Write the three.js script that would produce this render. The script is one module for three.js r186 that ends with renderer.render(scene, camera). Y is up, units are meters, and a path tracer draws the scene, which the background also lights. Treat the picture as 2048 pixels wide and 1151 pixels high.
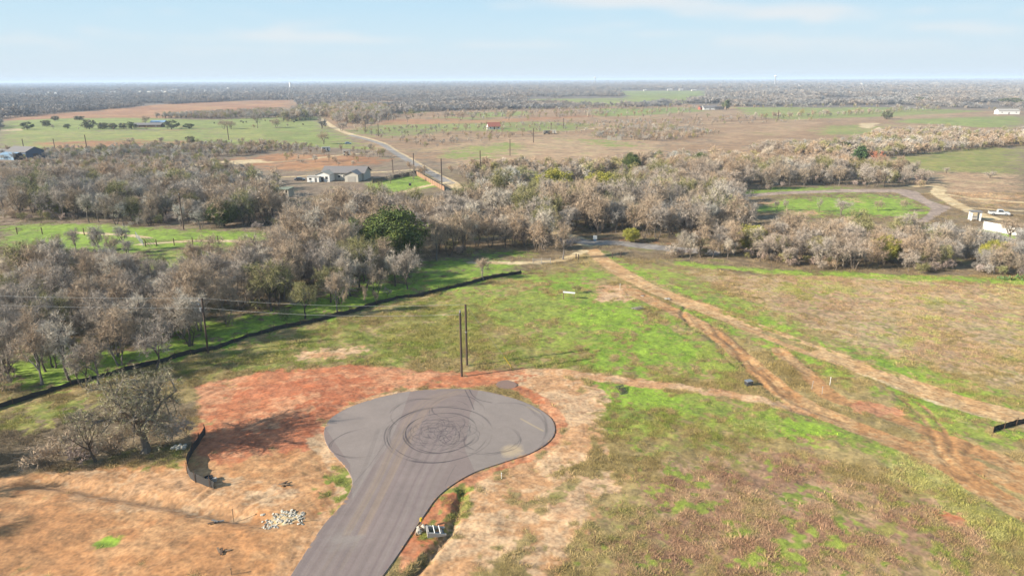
import * as THREE from 'three';
import { mergeGeometries } from 'three/addons/utils/BufferGeometryUtils.js';

// ------------------------------------------------------------------ camera, sky, sun, exposure
const scene = new THREE.Scene();
const EYE = 42, FPX = 1365, PITCH = 16.95 * Math.PI / 180, ROLL = -0.0047;
const camera = new THREE.PerspectiveCamera(2 * Math.atan(575.5 / FPX) * 180 / Math.PI, 1024 / 575, 1, 80000);
camera.position.set(0, EYE, 0);
camera.rotation.set(-PITCH, 0, ROLL, 'YXZ');
camera.updateMatrixWorld(true);
const renderer = new THREE.WebGLRenderer({ antialias: true });
renderer.toneMapping = THREE.LinearToneMapping;
renderer.toneMappingExposure = 2.58;
renderer.shadowMap.enabled = true;
const SUN = new THREE.Vector3(-21.1, 10.6, 6.8).normalize();
const sun = new THREE.DirectionalLight(new THREE.Color(1, 0.9, 0.76), 5);
sun.position.copy(SUN).multiplyScalar(400); sun.castShadow = true; sun.shadow.radius = 1;
Object.assign(sun.shadow.camera, { left: -300, right: 300, top: 300, bottom: -300, near: 1, far: 1200 });
sun.shadow.mapSize.set(2048, 2048);
sun.target.position.set(0, 0, -120); sun.position.add(sun.target.position);
scene.add(sun, sun.target);
scene.fog = new THREE.FogExp2(new THREE.Color(0.62, 0.76, 0.95), 0.00012);

// ------------------------------------------------------------------ helpers
function rngOf(seed) { let a = seed >>> 0; return () => { a = (a + 0x6d2b79f5) | 0; let t = Math.imul(a ^ (a >>> 15), 1 | a); t = (t + Math.imul(t ^ (t >>> 7), 61 | t)) ^ t; return ((t ^ (t >>> 14)) >>> 0) / 4294967296; }; }
const R0 = rngOf(11);
const LAT = new Float32Array(512 * 512); for (let i = 0; i < LAT.length; i++) LAT[i] = R0();
function vn(x, y) {
  let xi = Math.floor(x), yi = Math.floor(y); const fx = x - xi, fy = y - yi; xi &= 511; yi &= 511;
  const x1 = (xi + 1) & 511, y1 = (yi + 1) & 511, u = fx * fx * (3 - 2 * fx), v = fy * fy * (3 - 2 * fy);
  const a = LAT[yi * 512 + xi], b = LAT[yi * 512 + x1], c = LAT[y1 * 512 + xi], d = LAT[y1 * 512 + x1];
  return a + (b - a) * u + (c - a + (a - b - c + d) * u) * v;
}
const fbm = (x, y) => vn(x, y) * 0.5 + vn(x * 2.13 + 17.3, y * 2.13 + 5.1) * 0.28 + vn(x * 4.41 + 3.7, y * 4.41 + 31.9) * 0.22;
const clamp = (v, a = 0, b = 1) => v < a ? a : v > b ? b : v, lerp = (a, b, t) => a + (b - a) * t;
const sstep = (a, b, v) => { const t = clamp((v - a) / (b - a)); return t * t * (3 - 2 * t); };
const lin1 = (c) => { c /= 255; return c <= 0.04045 ? c / 12.92 : ((c + 0.055) / 1.055) ** 2.4; };
const srgb1 = (c) => { c = clamp(c); return c <= 0.0031308 ? c * 12.92 : 1.055 * c ** (1 / 2.4) - 0.055; };
const LIT = 0.49;                                  // real base colour of a thing over the tone it shows in full sun
const alb = (r, g, b, k = LIT) => [lin1(r) * k, lin1(g) * k, lin1(b) * k];
const rich = (r, g, b, s = 1.22) => { const l = .3 * r + .55 * g + .15 * b; return [clamp(l + (r - l) * s, 0, 255), clamp(l + (g - l) * s, 0, 255), clamp(l + (b - l) * s, 0, 255)]; };
const colr = (r, g, b, k = LIT) => new THREE.Color().setRGB(...alb(r, g, b, k));
const _d = new THREE.Vector3();
// the ground point (at height h) that a pixel of the 2048 x 1151 photograph shows
function P(px, py, h = 0) {
  _d.set((px - 1024) / FPX, -(py - 575.5) / FPX, -1).applyQuaternion(camera.quaternion);
  const t = _d.y < -1e-5 ? (h - EYE) / _d.y : 45000;
  return new THREE.Vector3(_d.x * t, h, _d.z * t);
}
const _v = new THREE.Vector3();
function pixelOf(x, y, z) { _v.set(x, y, z).applyMatrix4(camera.matrixWorldInverse); return [1024 - _v.x / _v.z * FPX, 575.5 + _v.y / _v.z * FPX, -_v.z]; }
camera.matrixWorldInverse.copy(camera.matrixWorld).invert();
function worldLine(px, closed = false, step = 0) {          // pixels -> smooth world polyline [x, z]
  const pts = []; for (let i = 0; i < px.length; i += 2) { const p = P(px[i], px[i + 1]); pts.push(new THREE.Vector3(p.x, 0, p.z)); }
  if (!step) return pts.map((p) => [p.x, p.z]);
  const c = new THREE.CatmullRomCurve3(pts, closed, 'centripetal'), n = Math.max(8, Math.ceil(c.getLength() / step));
  return c.getSpacedPoints(n).map((p) => [p.x, p.z]);
}
function inPoly(poly, x, z) { let c = false; for (let i = 0, j = poly.length - 1; i < poly.length; j = i++) { const a = poly[i], b = poly[j]; if ((a[1] > z) !== (b[1] > z) && x < (b[0] - a[0]) * (z - a[1]) / (b[1] - a[1]) + a[0]) c = !c; } return c; }
const used = new Map();
function numbered(name) { const n = used.get(name) ?? 0; used.set(name, n + 1); return n ? name + '_' + String(n).padStart(3, '0') : name; }
function tag(o, label, category, group, kind) { o.userData = {}; if (label) o.userData.label = label; if (category) o.userData.category = category; if (group) o.userData.group = group; if (kind) o.userData.kind = kind; return o; }
function thing(name, label, category, [x, y, z] = [0, 0, 0], turn = 0, group) { const o = new THREE.Group(); o.name = numbered(name); o.position.set(x, y, z); o.rotation.y = turn; tag(o, label, category, group); scene.add(o); return o; }
function part(name, geos, mat, parent) { const m = new THREE.Mesh(Array.isArray(geos) ? (geos.length > 1 ? mergeGeometries(geos.map((g) => g.index ? g.toNonIndexed() : g)) : geos[0]) : geos, mat); m.name = parent === scene ? numbered(name) : name; m.castShadow = m.receiveShadow = true; parent.add(m); return m; }
function copyOf(o, label, [x, y, z], turn = 0, s = 1, group) { const c = o.clone(); c.name = numbered(o.name.replace(/_\d{3}$/, '')); c.userData = { ...o.userData }; c.position.set(x, y, z); c.rotation.y = turn; c.scale.setScalar(s); if (label) c.userData.label = label; if (group) c.userData.group = group; scene.add(c); return c; }
const bx = (w, h, d, x = 0, y = 0, z = 0, ry = 0, rz = 0, rx = 0) => { const g = new THREE.BoxGeometry(w, h, d); if (rx) g.rotateX(rx); if (rz) g.rotateZ(rz); if (ry) g.rotateY(ry); return g.translate(x, y, z); };
const cy = (r0, r1, h, x = 0, y = 0, z = 0, n = 10) => new THREE.CylinderGeometry(r0, r1, h, n).translate(x, y, z);
const bar = (a, b, r, n = 6) => { const A = new THREE.Vector3(...a), B = new THREE.Vector3(...b), g = new THREE.CylinderGeometry(r, r, A.distanceTo(B), n); g.applyQuaternion(new THREE.Quaternion().setFromUnitVectors(new THREE.Vector3(0, 1, 0), B.clone().sub(A).normalize())); return g.translate((A.x + B.x) / 2, (A.y + B.y) / 2, (A.z + B.z) / 2); };
const mat = (c, o = {}) => new THREE.MeshStandardMaterial({ color: c, roughness: 0.9, ...o });

// ------------------------------------------------------------------ the sky: pale winter haze low down, bluer above, thin streaks of cirrus
{
  const W = 1024, H = 512, data = new Float32Array(W * H * 4), k = 1 / renderer.toneMappingExposure;
  const hor = [lin1(216), lin1(230), lin1(240)], low = [lin1(212), lin1(234), lin1(245)], mid = [lin1(178), lin1(222), lin1(249)], top = [lin1(92), lin1(150), lin1(218)];
  for (let r = 0; r < H; r++) {
    const el = ((r + 0.5) / H - 0.5) * 180;
    for (let c = 0; c < W; c++) {
      const az = (c + 0.5) / W * 2 * Math.PI, e = Math.max(0, el), a = sstep(0, 4, e), b = sstep(1.5, 10, e), d = sstep(12, 80, e);
      const X = Math.cos(az), Z = Math.sin(az), s = 1 / (Math.sin(e * Math.PI / 180) + 0.06);
      const ci = sstep(0.46, 0.74, fbm(X * s * 0.55 + 40 + Z * s * 0.2, Z * s * 1.9 + 80)) * 0.75 * sstep(1, 4, e);
      for (let i = 0; i < 3; i++) {
        let v = lerp(lerp(lerp(hor[i], low[i], a), mid[i], b), top[i], d);
        v = lerp(v, 0.88 - 0.01 * (2 - i), ci);
        data[(r * W + c) * 4 + i] = v * k;
      }
      data[(r * W + c) * 4 + 3] = 1;
    }
  }
  const t = new THREE.DataTexture(data, W, H, THREE.RGBAFormat, THREE.FloatType);
  t.mapping = THREE.EquirectangularReflectionMapping; t.magFilter = t.minFilter = THREE.LinearFilter; t.needsUpdate = true;
  scene.background = t; scene.environment = t;
}
// ------------------------------------------------------------------ the ground: what grows or lies where (outlines are the photograph's pixels, laid on the ground)
const KIND = {                                       // tones as seen in full sun, patch sizes in metres
  dry:    { c: [[166, 144, 104], [150, 134, 88], [180, 160, 116], [142, 140, 80]], s: 7 },
  pink:   { c: [[192, 160, 126], [182, 150, 116], [202, 174, 138], [174, 160, 108]], s: 9 },
  weeds:  { c: [[178, 144, 116], [162, 128, 102], [190, 160, 126], [156, 142, 92]], s: 5 },
  olive:  { c: [[146, 148, 80], [164, 154, 94], [134, 144, 66], [160, 144, 94]], s: 5 },
  green:  { c: [[148, 160, 72], [158, 168, 78], [138, 152, 66], [166, 158, 94]], s: 5 },
  lush:   { c: [[140, 168, 58], [154, 178, 68], [130, 156, 54], [160, 168, 82]], s: 8 },
  straw:  { c: [[170, 164, 104], [180, 174, 118], [156, 152, 88], [164, 150, 102]], s: 6 },
  clay:   { c: [[208, 142, 100], [198, 122, 80], [220, 162, 120], [202, 132, 90]], s: 6 },
  red:    { c: [[202, 118, 74], [210, 134, 92], [196, 110, 66], [216, 152, 112]], s: 4 },
  sand:   { c: [[216, 174, 132], [206, 158, 112], [226, 192, 152], [212, 166, 124]], s: 5 },
  soil:   { c: [[206, 156, 108], [198, 145, 97], [213, 167, 120], [194, 138, 90]], s: 9 },
  track:  { c: [[208, 174, 130], [198, 160, 116], [220, 190, 148], [192, 152, 106]], s: 3 },
  mud:    { c: [[202, 156, 106], [190, 140, 90], [210, 174, 126], [180, 128, 80]], s: 3 },
  pale:   { c: [[226, 204, 164], [216, 190, 146], [234, 216, 180], [210, 184, 138]], s: 4 },
  gravel: { c: [[158, 152, 146], [146, 140, 136], [172, 166, 158], [150, 142, 132]], s: 2 },
  drive:  { c: [[178, 160, 146], [168, 150, 136], [188, 170, 156], [172, 152, 138]], s: 4 },
  litter: { c: [[142, 124, 98], [126, 110, 86], [154, 136, 108], [122, 124, 70]], s: 4 },
  brush:  { c: [[146, 128, 110], [132, 114, 94], [158, 140, 118], [128, 124, 84]], s: 8 },
  wood:   { c: [[128, 116, 102], [116, 106, 94], [142, 129, 114], [118, 114, 84]], s: 30 },
  fgreen: { c: [[142, 158, 76], [158, 166, 86], [132, 146, 66], [166, 156, 90]], s: 40 },
  fbrown: { c: [[176, 146, 114], [162, 132, 100], [188, 160, 128], [158, 142, 96]], s: 40 },
  frust:  { c: [[176, 132, 94], [162, 118, 80], [192, 148, 108], [160, 136, 84]], s: 40 },
  folive: { c: [[150, 158, 88], [164, 164, 96], [138, 152, 80], [168, 150, 94]], s: 30 },
};
// [kind, feather in metres, edge noise, [polygons], [[width, line], ...], own object name]
const Z = [];
const zone = (k, f, n, polys, lines = [], own, share) => Z.push({ k, f, n, polys, lines, own, share });
// far country
zone('fbrown', 30, .9, [[560, 196, 1240, 200, 1500, 215, 2047, 222, 2047, 300, 1760, 310, 1300, 330, 900, 330, 700, 300, 630, 250, 560, 235]]);
zone('frust', 25, .5, [[0, 236, 160, 222, 330, 208, 480, 201, 580, 200, 590, 212, 440, 232, 200, 240, 0, 252]]);
zone('fgreen', 18, .5, [[0, 242, 120, 236, 280, 235, 430, 240, 480, 236, 640, 232, 650, 252, 500, 257, 250, 260, 0, 266]]);
zone('folive', 16, .6, [[0, 262, 300, 260, 640, 252, 700, 280, 760, 300, 600, 300, 480, 292, 300, 300, 130, 304, 0, 298]]);
zone('frust', 12, 1.2, [[60, 282, 300, 280, 420, 286, 330, 294, 100, 296]]);
zone('fgreen', 14, .9, [[520, 262, 640, 250, 720, 284, 640, 292, 540, 284]]);
zone('fgreen', 14, 1.2, [[690, 262, 780, 246, 900, 232, 1010, 240, 1190, 248, 1140, 262, 900, 262, 780, 276]]);
zone('fgreen', 20, .6, [[1180, 218, 1390, 214, 1420, 222, 1260, 232, 1180, 234], [1240, 182, 1410, 181, 1412, 198, 1330, 204, 1250, 196], [1800, 238, 2047, 230, 2047, 254, 1960, 256, 1880, 248, 1790, 246]]);
zone('frust', 12, .8, [[740, 240, 900, 236, 960, 240, 1190, 229, 1200, 233, 1000, 246, 860, 248, 760, 250]]);
zone('fgreen', 14, .8, [[930, 225, 1060, 222, 1060, 230, 960, 236], [780, 220, 860, 216, 860, 224, 790, 228]]);
zone('folive', 14, .8, [[1050, 198, 1240, 196, 1400, 204, 1240, 212, 1060, 208]]);
zone('folive', 16, .7, [[1470, 214, 1780, 214, 1980, 222, 1800, 232, 1560, 240, 1500, 230]]);
zone('fbrown', 10, .5, [[1400, 250, 1660, 242, 1800, 250, 1700, 270, 1500, 284, 1380, 280, 1330, 262]]);
zone('pink', 8, .6, [[900, 290, 1000, 272, 1200, 276, 1340, 284, 1330, 304, 1240, 320, 1060, 330, 940, 340, 880, 320]]);
zone('folive', 6, 1.3, [[900, 298, 1000, 284, 1060, 292, 980, 316, 900, 318], [1100, 276, 1240, 282, 1300, 292, 1220, 292]]);
zone('folive', 10, .8, [[1640, 252, 1780, 246, 1740, 272, 1640, 270]]);
zone('olive', 8, .6, [[1770, 316, 1900, 300, 2047, 288, 2047, 352, 1900, 346, 1800, 340]]);
zone('pink', 7, .5, [[1850, 340, 1960, 345, 2047, 345, 2047, 425, 1990, 420, 1890, 394, 1850, 370]]);
zone('brush', 8, .5, [[0, 296, 280, 300, 520, 286, 740, 300, 860, 340, 880, 370, 560, 470, 300, 470, 0, 470]]);
zone('frust', 6, .7, [[440, 320, 560, 306, 700, 308, 800, 322, 640, 342, 520, 340]]);
zone('litter', 5, .4, [[560, 400, 700, 380, 880, 375, 1100, 350, 1500, 320, 1760, 330, 1860, 370, 1860, 460, 2047, 470, 2047, 556, 1500, 540, 1340, 512, 1180, 470, 1060, 520, 900, 560, 700, 560, 560, 500]]);
zone('litter', 4, .5, [[0, 500, 280, 500, 560, 480, 740, 540, 860, 560, 700, 620, 420, 694, 0, 806]]);
// near fields
zone('dry', 4, .4, [[-60, 812, 416, 706, 700, 630, 1042, 548, 1180, 494, 1240, 512, 1500, 540, 1800, 548, 2110, 562, 2110, 1170, -60, 1170]]);
zone('pink', 6, .7, [[1330, 520, 1500, 542, 2110, 566, 2110, 820, 1900, 760, 1660, 690, 1440, 590]]);
zone('straw', 3, 1.4, [[1500, 560, 1720, 566, 1640, 600, 1500, 590], [1700, 620, 1980, 640, 1900, 700, 1720, 670]], [], undefined, .5);
zone('straw', 3, .9, [[1640, 890, 1760, 880, 1960, 960, 2110, 1040, 2110, 1170, 2000, 1170, 1900, 1060, 1800, 1000]]);
zone('weeds', 4, 1.0, [[1540, 900, 1640, 890, 1800, 1000, 1940, 1090, 2000, 1170, 1260, 1170, 1300, 1040, 1330, 930]]);
zone('olive', 4, 1.2, [[1180, 780, 1380, 780, 1560, 815, 1700, 870, 1560, 900, 1330, 930, 1240, 900], [500, 680, 700, 640, 900, 590, 1180, 560, 1330, 640, 1460, 700, 1380, 770, 1080, 736, 740, 730, 440, 760, 350, 752]]);
zone('green', 3, 1.2, [[1000, 590, 1180, 560, 1300, 610, 1420, 680, 1460, 730, 1340, 752, 1180, 736, 1120, 690, 960, 640], [860, 575, 1040, 555, 1180, 530, 1240, 560, 1140, 590, 980, 596]]);
zone('lush', 2, 1.6, [[1130, 600, 1260, 610, 1330, 650, 1380, 700, 1280, 742, 1150, 720, 1200, 660], [1060, 560, 1200, 550, 1210, 572, 1060, 590]]);
zone('green', 2, 1.0, [[1230, 530, 1320, 556, 1420, 600, 1560, 650, 1700, 706, 1880, 770, 2060, 830, 2060, 800, 1880, 742, 1690, 690, 1560, 630, 1440, 580, 1330, 530]]);
zone('green', 2, .9, [[1360, 620, 1480, 660, 1600, 700, 1760, 766, 1900, 810, 2020, 850, 2000, 900, 1900, 850, 1760, 790, 1600, 730, 1460, 660], [1150, 750, 1320, 770, 1540, 812, 1640, 850, 1720, 900, 1600, 890, 1480, 850, 1300, 820, 1180, 790], [1790, 800, 1880, 815, 1990, 880, 1900, 880, 1800, 830], [1600, 820, 1720, 860, 1900, 960, 1700, 900]]);
zone('lush', 1.5, 1.5, [[1160, 760, 1360, 790, 1400, 830, 1240, 810], [1540, 830, 1700, 880, 1640, 900, 1540, 870], [1240, 890, 1330, 900, 1300, 920, 1230, 910]]);
zone('lush', 1, .8, [[1350, 520, 1500, 536, 1800, 548, 2110, 560, 2110, 572, 1800, 560, 1500, 546, 1350, 530]]);
zone('straw', 1.2, 1.4, [[1440, 850, 1560, 846, 1560, 862, 1450, 864], [1680, 740, 1770, 766, 1740, 776, 1680, 756], [1890, 810, 1990, 850, 1960, 862, 1890, 832]]);
zone('weeds', 4, 1.3, [[1330, 905, 1560, 890, 1660, 900, 1800, 1000, 1940, 1090, 2000, 1170, 1100, 1170, 1240, 1040]], [], undefined, .95);
zone('olive', 1.5, 1.6, [[1240, 880, 1560, 900, 1800, 1000, 2000, 1170, 980, 1170, 1080, 1040]], [], undefined, .16);
zone('green', 1, 1.7, [[1180, 800, 1560, 840, 1560, 960, 1900, 1170, 980, 1170, 1100, 1020]], [], undefined, .14);
zone('straw', 4, 1.2, [[1340, 530, 2110, 575, 2110, 790, 1700, 690]], [], undefined, .26);
// under the left thicket: bright new grass by the fence, dark litter further in
zone('lush', 2.5, .8, [[0, 700, 60, 690, 260, 700, 420, 640, 620, 600, 760, 566, 860, 520, 1040, 520, 1044, 546, 840, 588, 626, 645, 414, 702, 195, 757, 0, 810]]);
zone('lush', 3, .5, [[0, 500, 0, 450, 130, 444, 330, 456, 560, 462, 560, 492, 420, 494, 300, 500, 290, 530, 420, 510, 430, 520, 320, 548, 270, 540, 250, 500, 120, 500, 60, 512]]);
zone('green', 3, .9, [[280, 500, 460, 494, 520, 500, 400, 545, 290, 552]]);
zone('lush', 3, .6, [[940, 500, 1060, 500, 1050, 516, 940, 516], [690, 545, 820, 548, 800, 585, 690, 605]]);
zone('lush', 3, .4, [[738, 362, 840, 346, 880, 374, 780, 386, 735, 376], [670, 414, 700, 410, 690, 432, 600, 438]]);
zone('lush', 4, .7, [[1470, 386, 1520, 378, 1700, 372, 1700, 384, 1480, 390], [1480, 404, 1580, 396, 1790, 386, 1860, 410, 1850, 432, 1700, 436, 1490, 424]]);
zone('pink', 2, 1.2, [[1480, 400, 1560, 398, 1540, 412, 1470, 412], [1540, 424, 1640, 420, 1640, 430, 1540, 432], [1680, 398, 1730, 394, 1720, 406]]);
// bare earth round the turning circle
zone('soil', 1.6, .9, [[-60, 960, 90, 940, 230, 925, 372, 930, 386, 850, 430, 806, 640, 830, 690, 880, 700, 1000, 680, 1060, 590, 1170, -60, 1170]], [], 'bare_earth');
zone('clay', 1.6, .9, [[382, 772, 440, 757, 560, 740, 700, 732, 900, 742, 1050, 735, 1110, 750, 1080, 776, 1000, 772, 800, 778, 700, 806, 648, 850, 660, 900, 560, 905, 430, 935, 380, 900, 400, 820]], [], 'bare_earth');
zone('red', 2, 1.6, [[620, 800, 720, 778, 820, 768, 820, 780, 740, 796, 670, 830, 640, 880, 600, 900, 420, 910, 400, 870, 560, 850], [430, 790, 640, 760, 760, 752, 700, 776, 520, 800]]);
zone('sand', 2.6, 1.3, [[1040, 742, 1140, 752, 1210, 790, 1180, 840, 1210, 900, 1150, 950, 1060, 1010, 1010, 1080, 960, 1170, 820, 1170, 880, 1070, 920, 990, 1000, 940, 1090, 900, 1125, 850, 1095, 800, 1000, 772]], [], 'bare_earth');
zone('clay', .8, .9, [[1000, 768, 1060, 776, 1110, 810, 1130, 850, 1110, 890, 1060, 920, 960, 956, 920, 1000, 880, 1070, 830, 1120, 800, 1160, 790, 1110, 850, 1020, 930, 952, 1060, 905, 1105, 860, 1080, 810]], [], 'bare_earth');
zone('sand', 2, 1.5, [[1150, 960, 1260, 940, 1160, 1060, 1100, 1150, 1000, 1160, 1080, 1040], [1190, 570, 1250, 566, 1260, 600, 1200, 606], [60, 940, 240, 930, 380, 940, 640, 1010, 520, 1030, 300, 1010, 90, 990], [740, 690, 640, 700, 560, 720, 700, 716]]);
zone('sand', .9, .8, [], [[3.2, [640, 880, 662, 906, 690, 936, 700, 966, 690, 1000, 660, 1040, 620, 1090, 570, 1160]], [1.6, [690, 820, 740, 798, 830, 780]]]);
zone('olive', 1.5, 1.4, [[830, 1100, 880, 1010, 925, 965, 940, 960, 900, 1040, 850, 1090, 800, 1160, 780, 1160], [690, 910, 700, 990, 640, 1060, 650, 1000]]);
zone('litter', 2, .8, [[-60, 840, 60, 820, 200, 800, 390, 800, 376, 860, 376, 925, 230, 930, 60, 945, -60, 960]]);
zone('olive', 1.5, 1.3, [[-60, 830, 160, 800, 260, 790, 100, 850, -60, 880], [270, 916, 372, 900, 370, 926, 290, 934]]);
zone('lush', .5, .8, [[192, 1080, 214, 1068, 246, 1070, 252, 1086, 222, 1100, 198, 1096]]);
zone('lush', 1.2, .5, [], [[3, [1196, 500, 1250, 530, 1310, 560, 1380, 588, 1470, 622, 1580, 664, 1700, 706, 1800, 742, 1900, 776, 2100, 834]], [3, [1340, 612, 1420, 640, 1500, 672, 1590, 706, 1690, 744, 1790, 782, 1890, 816, 1980, 846, 2080, 880]]]);
zone('pale', .4, 1.2, [[526, 1034, 560, 1028, 604, 1026, 600, 1040, 570, 1054, 534, 1050]]);
// wheel tracks and roads
zone('track', .4, .35, [], [[1.7, [1170, 492, 1200, 518, 1240, 546, 1288, 575, 1345, 600, 1420, 629, 1500, 660, 1580, 692, 1680, 729, 1780, 765, 1880, 799, 1960, 823, 2080, 856]], [1.5, [1182, 490, 1214, 517, 1256, 543, 1304, 570, 1362, 594, 1440, 621, 1522, 652, 1602, 682, 1700, 717, 1800, 752, 1898, 784, 1980, 808, 2100, 838]]], 'dirt_track');
zone('track', .4, .3, [], [[3.3, [1176, 491, 1207, 517, 1248, 545, 1296, 573, 1354, 597, 1430, 625, 1511, 656]], [2.8, [1640, 706, 1740, 742, 1840, 777, 1920, 803, 2090, 846]]], 'dirt_track');
zone('olive', .3, .9, [], [[.8, [1440, 622, 1520, 652, 1600, 682, 1700, 717, 1800, 752]]]);
zone('pale', .3, .8, [], [[.7, [1690, 736, 1790, 772, 1884, 806, 1960, 828, 2080, 860]]]);
zone('track', .6, .4, [], [[3.6, [1168, 484, 1190, 506, 1232, 540, 1292, 572, 1356, 596]]], 'dirt_track');
zone('mud', .5, .5, [], [[3.4, [1262, 580, 1310, 606, 1372, 634, 1432, 668, 1486, 712, 1530, 752, 1580, 790, 1640, 822, 1720, 856, 1800, 888, 1890, 930, 1970, 980, 2080, 1040]]], 'rutted_track');
zone('mud', .7, .7, [], [[2.7, [1560, 700, 1620, 752, 1660, 790, 1720, 808, 1790, 834, 1866, 868, 1950, 900, 2080, 960]], [3, [1860, 890, 1960, 940, 2080, 990]]], 'rutted_track');
zone('sand', .7, 1.1, [], [[2.3, [1060, 742, 1130, 746, 1200, 753, 1290, 764, 1370, 773, 1450, 786, 1530, 799, 1600, 818]]], 'side_track');
zone('clay', 1, 1.3, [[1700, 800, 1800, 810, 1820, 830, 1720, 826], [1870, 1030, 1920, 1028, 1930, 1050, 1880, 1050]]);
zone('mud', .25, .5, [], [[.5, [1792, 786, 1824, 810, 1850, 838, 1868, 874, 1876, 904, 1900, 934]], [.5, [1834, 800, 1866, 828, 1886, 856, 1902, 886, 1904, 916]]]);
zone('pale', 1, .7, [], [[2.2, [140, 464, 250, 470, 300, 476]], [2.4, [280, 488, 390, 481, 470, 482, 560, 485]], [2, [0, 522, 60, 512, 130, 506]], [2.4, [940, 524, 1050, 525, 1120, 520, 1170, 500]]], 'farm_lane');
zone('pale', 1, .5, [], [[5.5, [640, 236, 652, 244, 672, 257, 700, 268, 735, 277, 765, 287, 790, 303, 830, 326, 870, 348, 900, 364, 960, 400, 1040, 440, 1130, 470, 1180, 488]]], 'country_road');
zone('gravel', .8, .4, [], [[4.5, [700, 270, 735, 279, 765, 289, 790, 305, 830, 328, 870, 350, 900, 366]]], 'country_road');
zone('pale', 2, .5, [], [[4, [280, 350, 360, 336, 440, 324, 520, 325, 600, 320, 680, 310, 760, 305]], [3, [690, 392, 780, 388, 850, 372, 900, 364]], [3, [560, 354, 640, 350, 750, 344, 840, 338]], [3.5, [930, 276, 1040, 271, 1140, 262, 1200, 256, 1290, 252]], [3, [960, 314, 1060, 308, 1120, 305]], [3.5, [1320, 250, 1440, 246, 1560, 241, 1640, 238]], [2.4, [1890, 388, 1960, 398, 2060, 405]], [2.2, [1930, 414, 1990, 419, 2060, 422]]], 'farm_lane');
zone('pale', 3, 1.0, [[440, 322, 520, 318, 530, 324, 460, 330], [1720, 246, 1760, 246, 1740, 258, 1720, 254]]);
zone('pale', .8, .5, [], [[5, [1830, 372, 1872, 372, 1878, 388, 1902, 402, 1938, 420, 1990, 438]]], 'sandy_track');
zone('gravel', .7, .3, [], [[5.5, [1130, 478, 1180, 484, 1240, 486, 1330, 496, 1420, 504]]], 'gravel_road');
zone('red', .6, .9, [], [[.8, [1240, 480, 1280, 482, 1340, 487]], [.6, [1190, 476, 1240, 480]]]);
zone('drive', .5, .15, [[1470, 396, 1560, 389, 1680, 384, 1790, 384, 1806, 391, 1836, 402, 1862, 416, 1858, 426, 1836, 442, 1880, 452, 1960, 468, 1960, 478, 1860, 462, 1846, 450, 1864, 438, 1906, 414, 1884, 409, 1858, 400, 1838, 384, 1810, 378, 1690, 378, 1560, 383, 1470, 390]], [], 'driveway');
zone('lush', 1, .6, [[1962, 456, 2010, 466, 2048, 474, 2048, 480, 1962, 464]]);
zone('pale', 2, .4, [[0, 258, 40, 257, 46, 261, 0, 262]]);

const RUTS = [   // [width m, depth m, tone, line]: wheel ruts, gullies, ditches
  [.45, .22, .62, [1372, 636, 1384, 656, 1420, 676, 1440, 694, 1452, 714, 1470, 730, 1486, 742]], [.4, .2, .62, [1424, 650, 1440, 672, 1462, 690, 1478, 706, 1484, 722, 1520, 748]],
  [.4, .22, .58, [1486, 716, 1490, 734, 1522, 760, 1550, 790, 1588, 814, 1640, 836]], [.4, .22, .58, [1496, 716, 1512, 738, 1544, 764, 1572, 792, 1620, 818, 1690, 842]], [.35, .2, .6, [1504, 722, 1540, 752, 1566, 774, 1600, 802, 1660, 828]], [.35, .18, .6, [1470, 726, 1508, 756, 1536, 782, 1560, 806, 1600, 824]],
  [.4, .2, .6, [1380, 622, 1430, 652, 1470, 678, 1500, 706]],
  [.35, .2, .5, [1792, 786, 1824, 810, 1850, 838, 1868, 874, 1876, 904, 1900, 934]], [.35, .2, .5, [1834, 800, 1866, 828, 1886, 856, 1902, 886, 1904, 916]],
  [.5, .3, .5, [1372, 612, 1364, 628, 1372, 640]], [.4, .25, .5, [1946, 888, 1942, 900, 1930, 910]],
  [.7, .45, .5, [926, 975, 922, 992, 914, 1020, 908, 1040, 890, 1072, 870, 1096, 842, 1130, 820, 1160]], [.35, .2, .6, [905, 990, 912, 1008, 916, 1024]],
  [1.5, .38, .74, [60, 962, 140, 968, 240, 986, 330, 1004, 420, 1022, 500, 1040, 540, 1048]], [.3, .14, .66, [60, 966, 140, 972, 240, 990, 330, 1008, 420, 1026, 520, 1046]],
  [.35, .22, .5, [412, 974, 380, 998]], [.35, .22, .5, [436, 976, 400, 1000]], [.35, .22, .5, [478, 1022, 500, 1006, 548, 986]], [.3, .2, .5, [556, 920, 600, 902]], [.3, .15, .6, [456, 960, 520, 954, 600, 950, 660, 930]], [.3, .16, .6, [600, 930, 640, 905]], [.3, .2, .55, [380, 1034, 410, 1012]], [.3, .16, .6, [590, 956, 640, 940, 690, 920]], [.25, .14, .6, [340, 984, 372, 966]],
  [.3, .16, .6, [390, 792, 420, 776, 470, 766]], [.3, .16, .6, [398, 796, 440, 778, 500, 768]], [.25, .12, .66, [420, 780, 480, 772, 560, 768]], [.3, .14, .66, [0, 1078, 60, 1092, 120, 1110]], [.25, .14, .6, [100, 1054, 170, 1070, 230, 1090]],
  [.22, .08, .72, [660, 960, 668, 990, 660, 1020, 648, 1040]], [.3, .1, .7, [1580, 700, 1600, 716, 1640, 748]], [.3, .1, .7, [1560, 700, 1580, 724, 1610, 744]],
];
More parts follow.
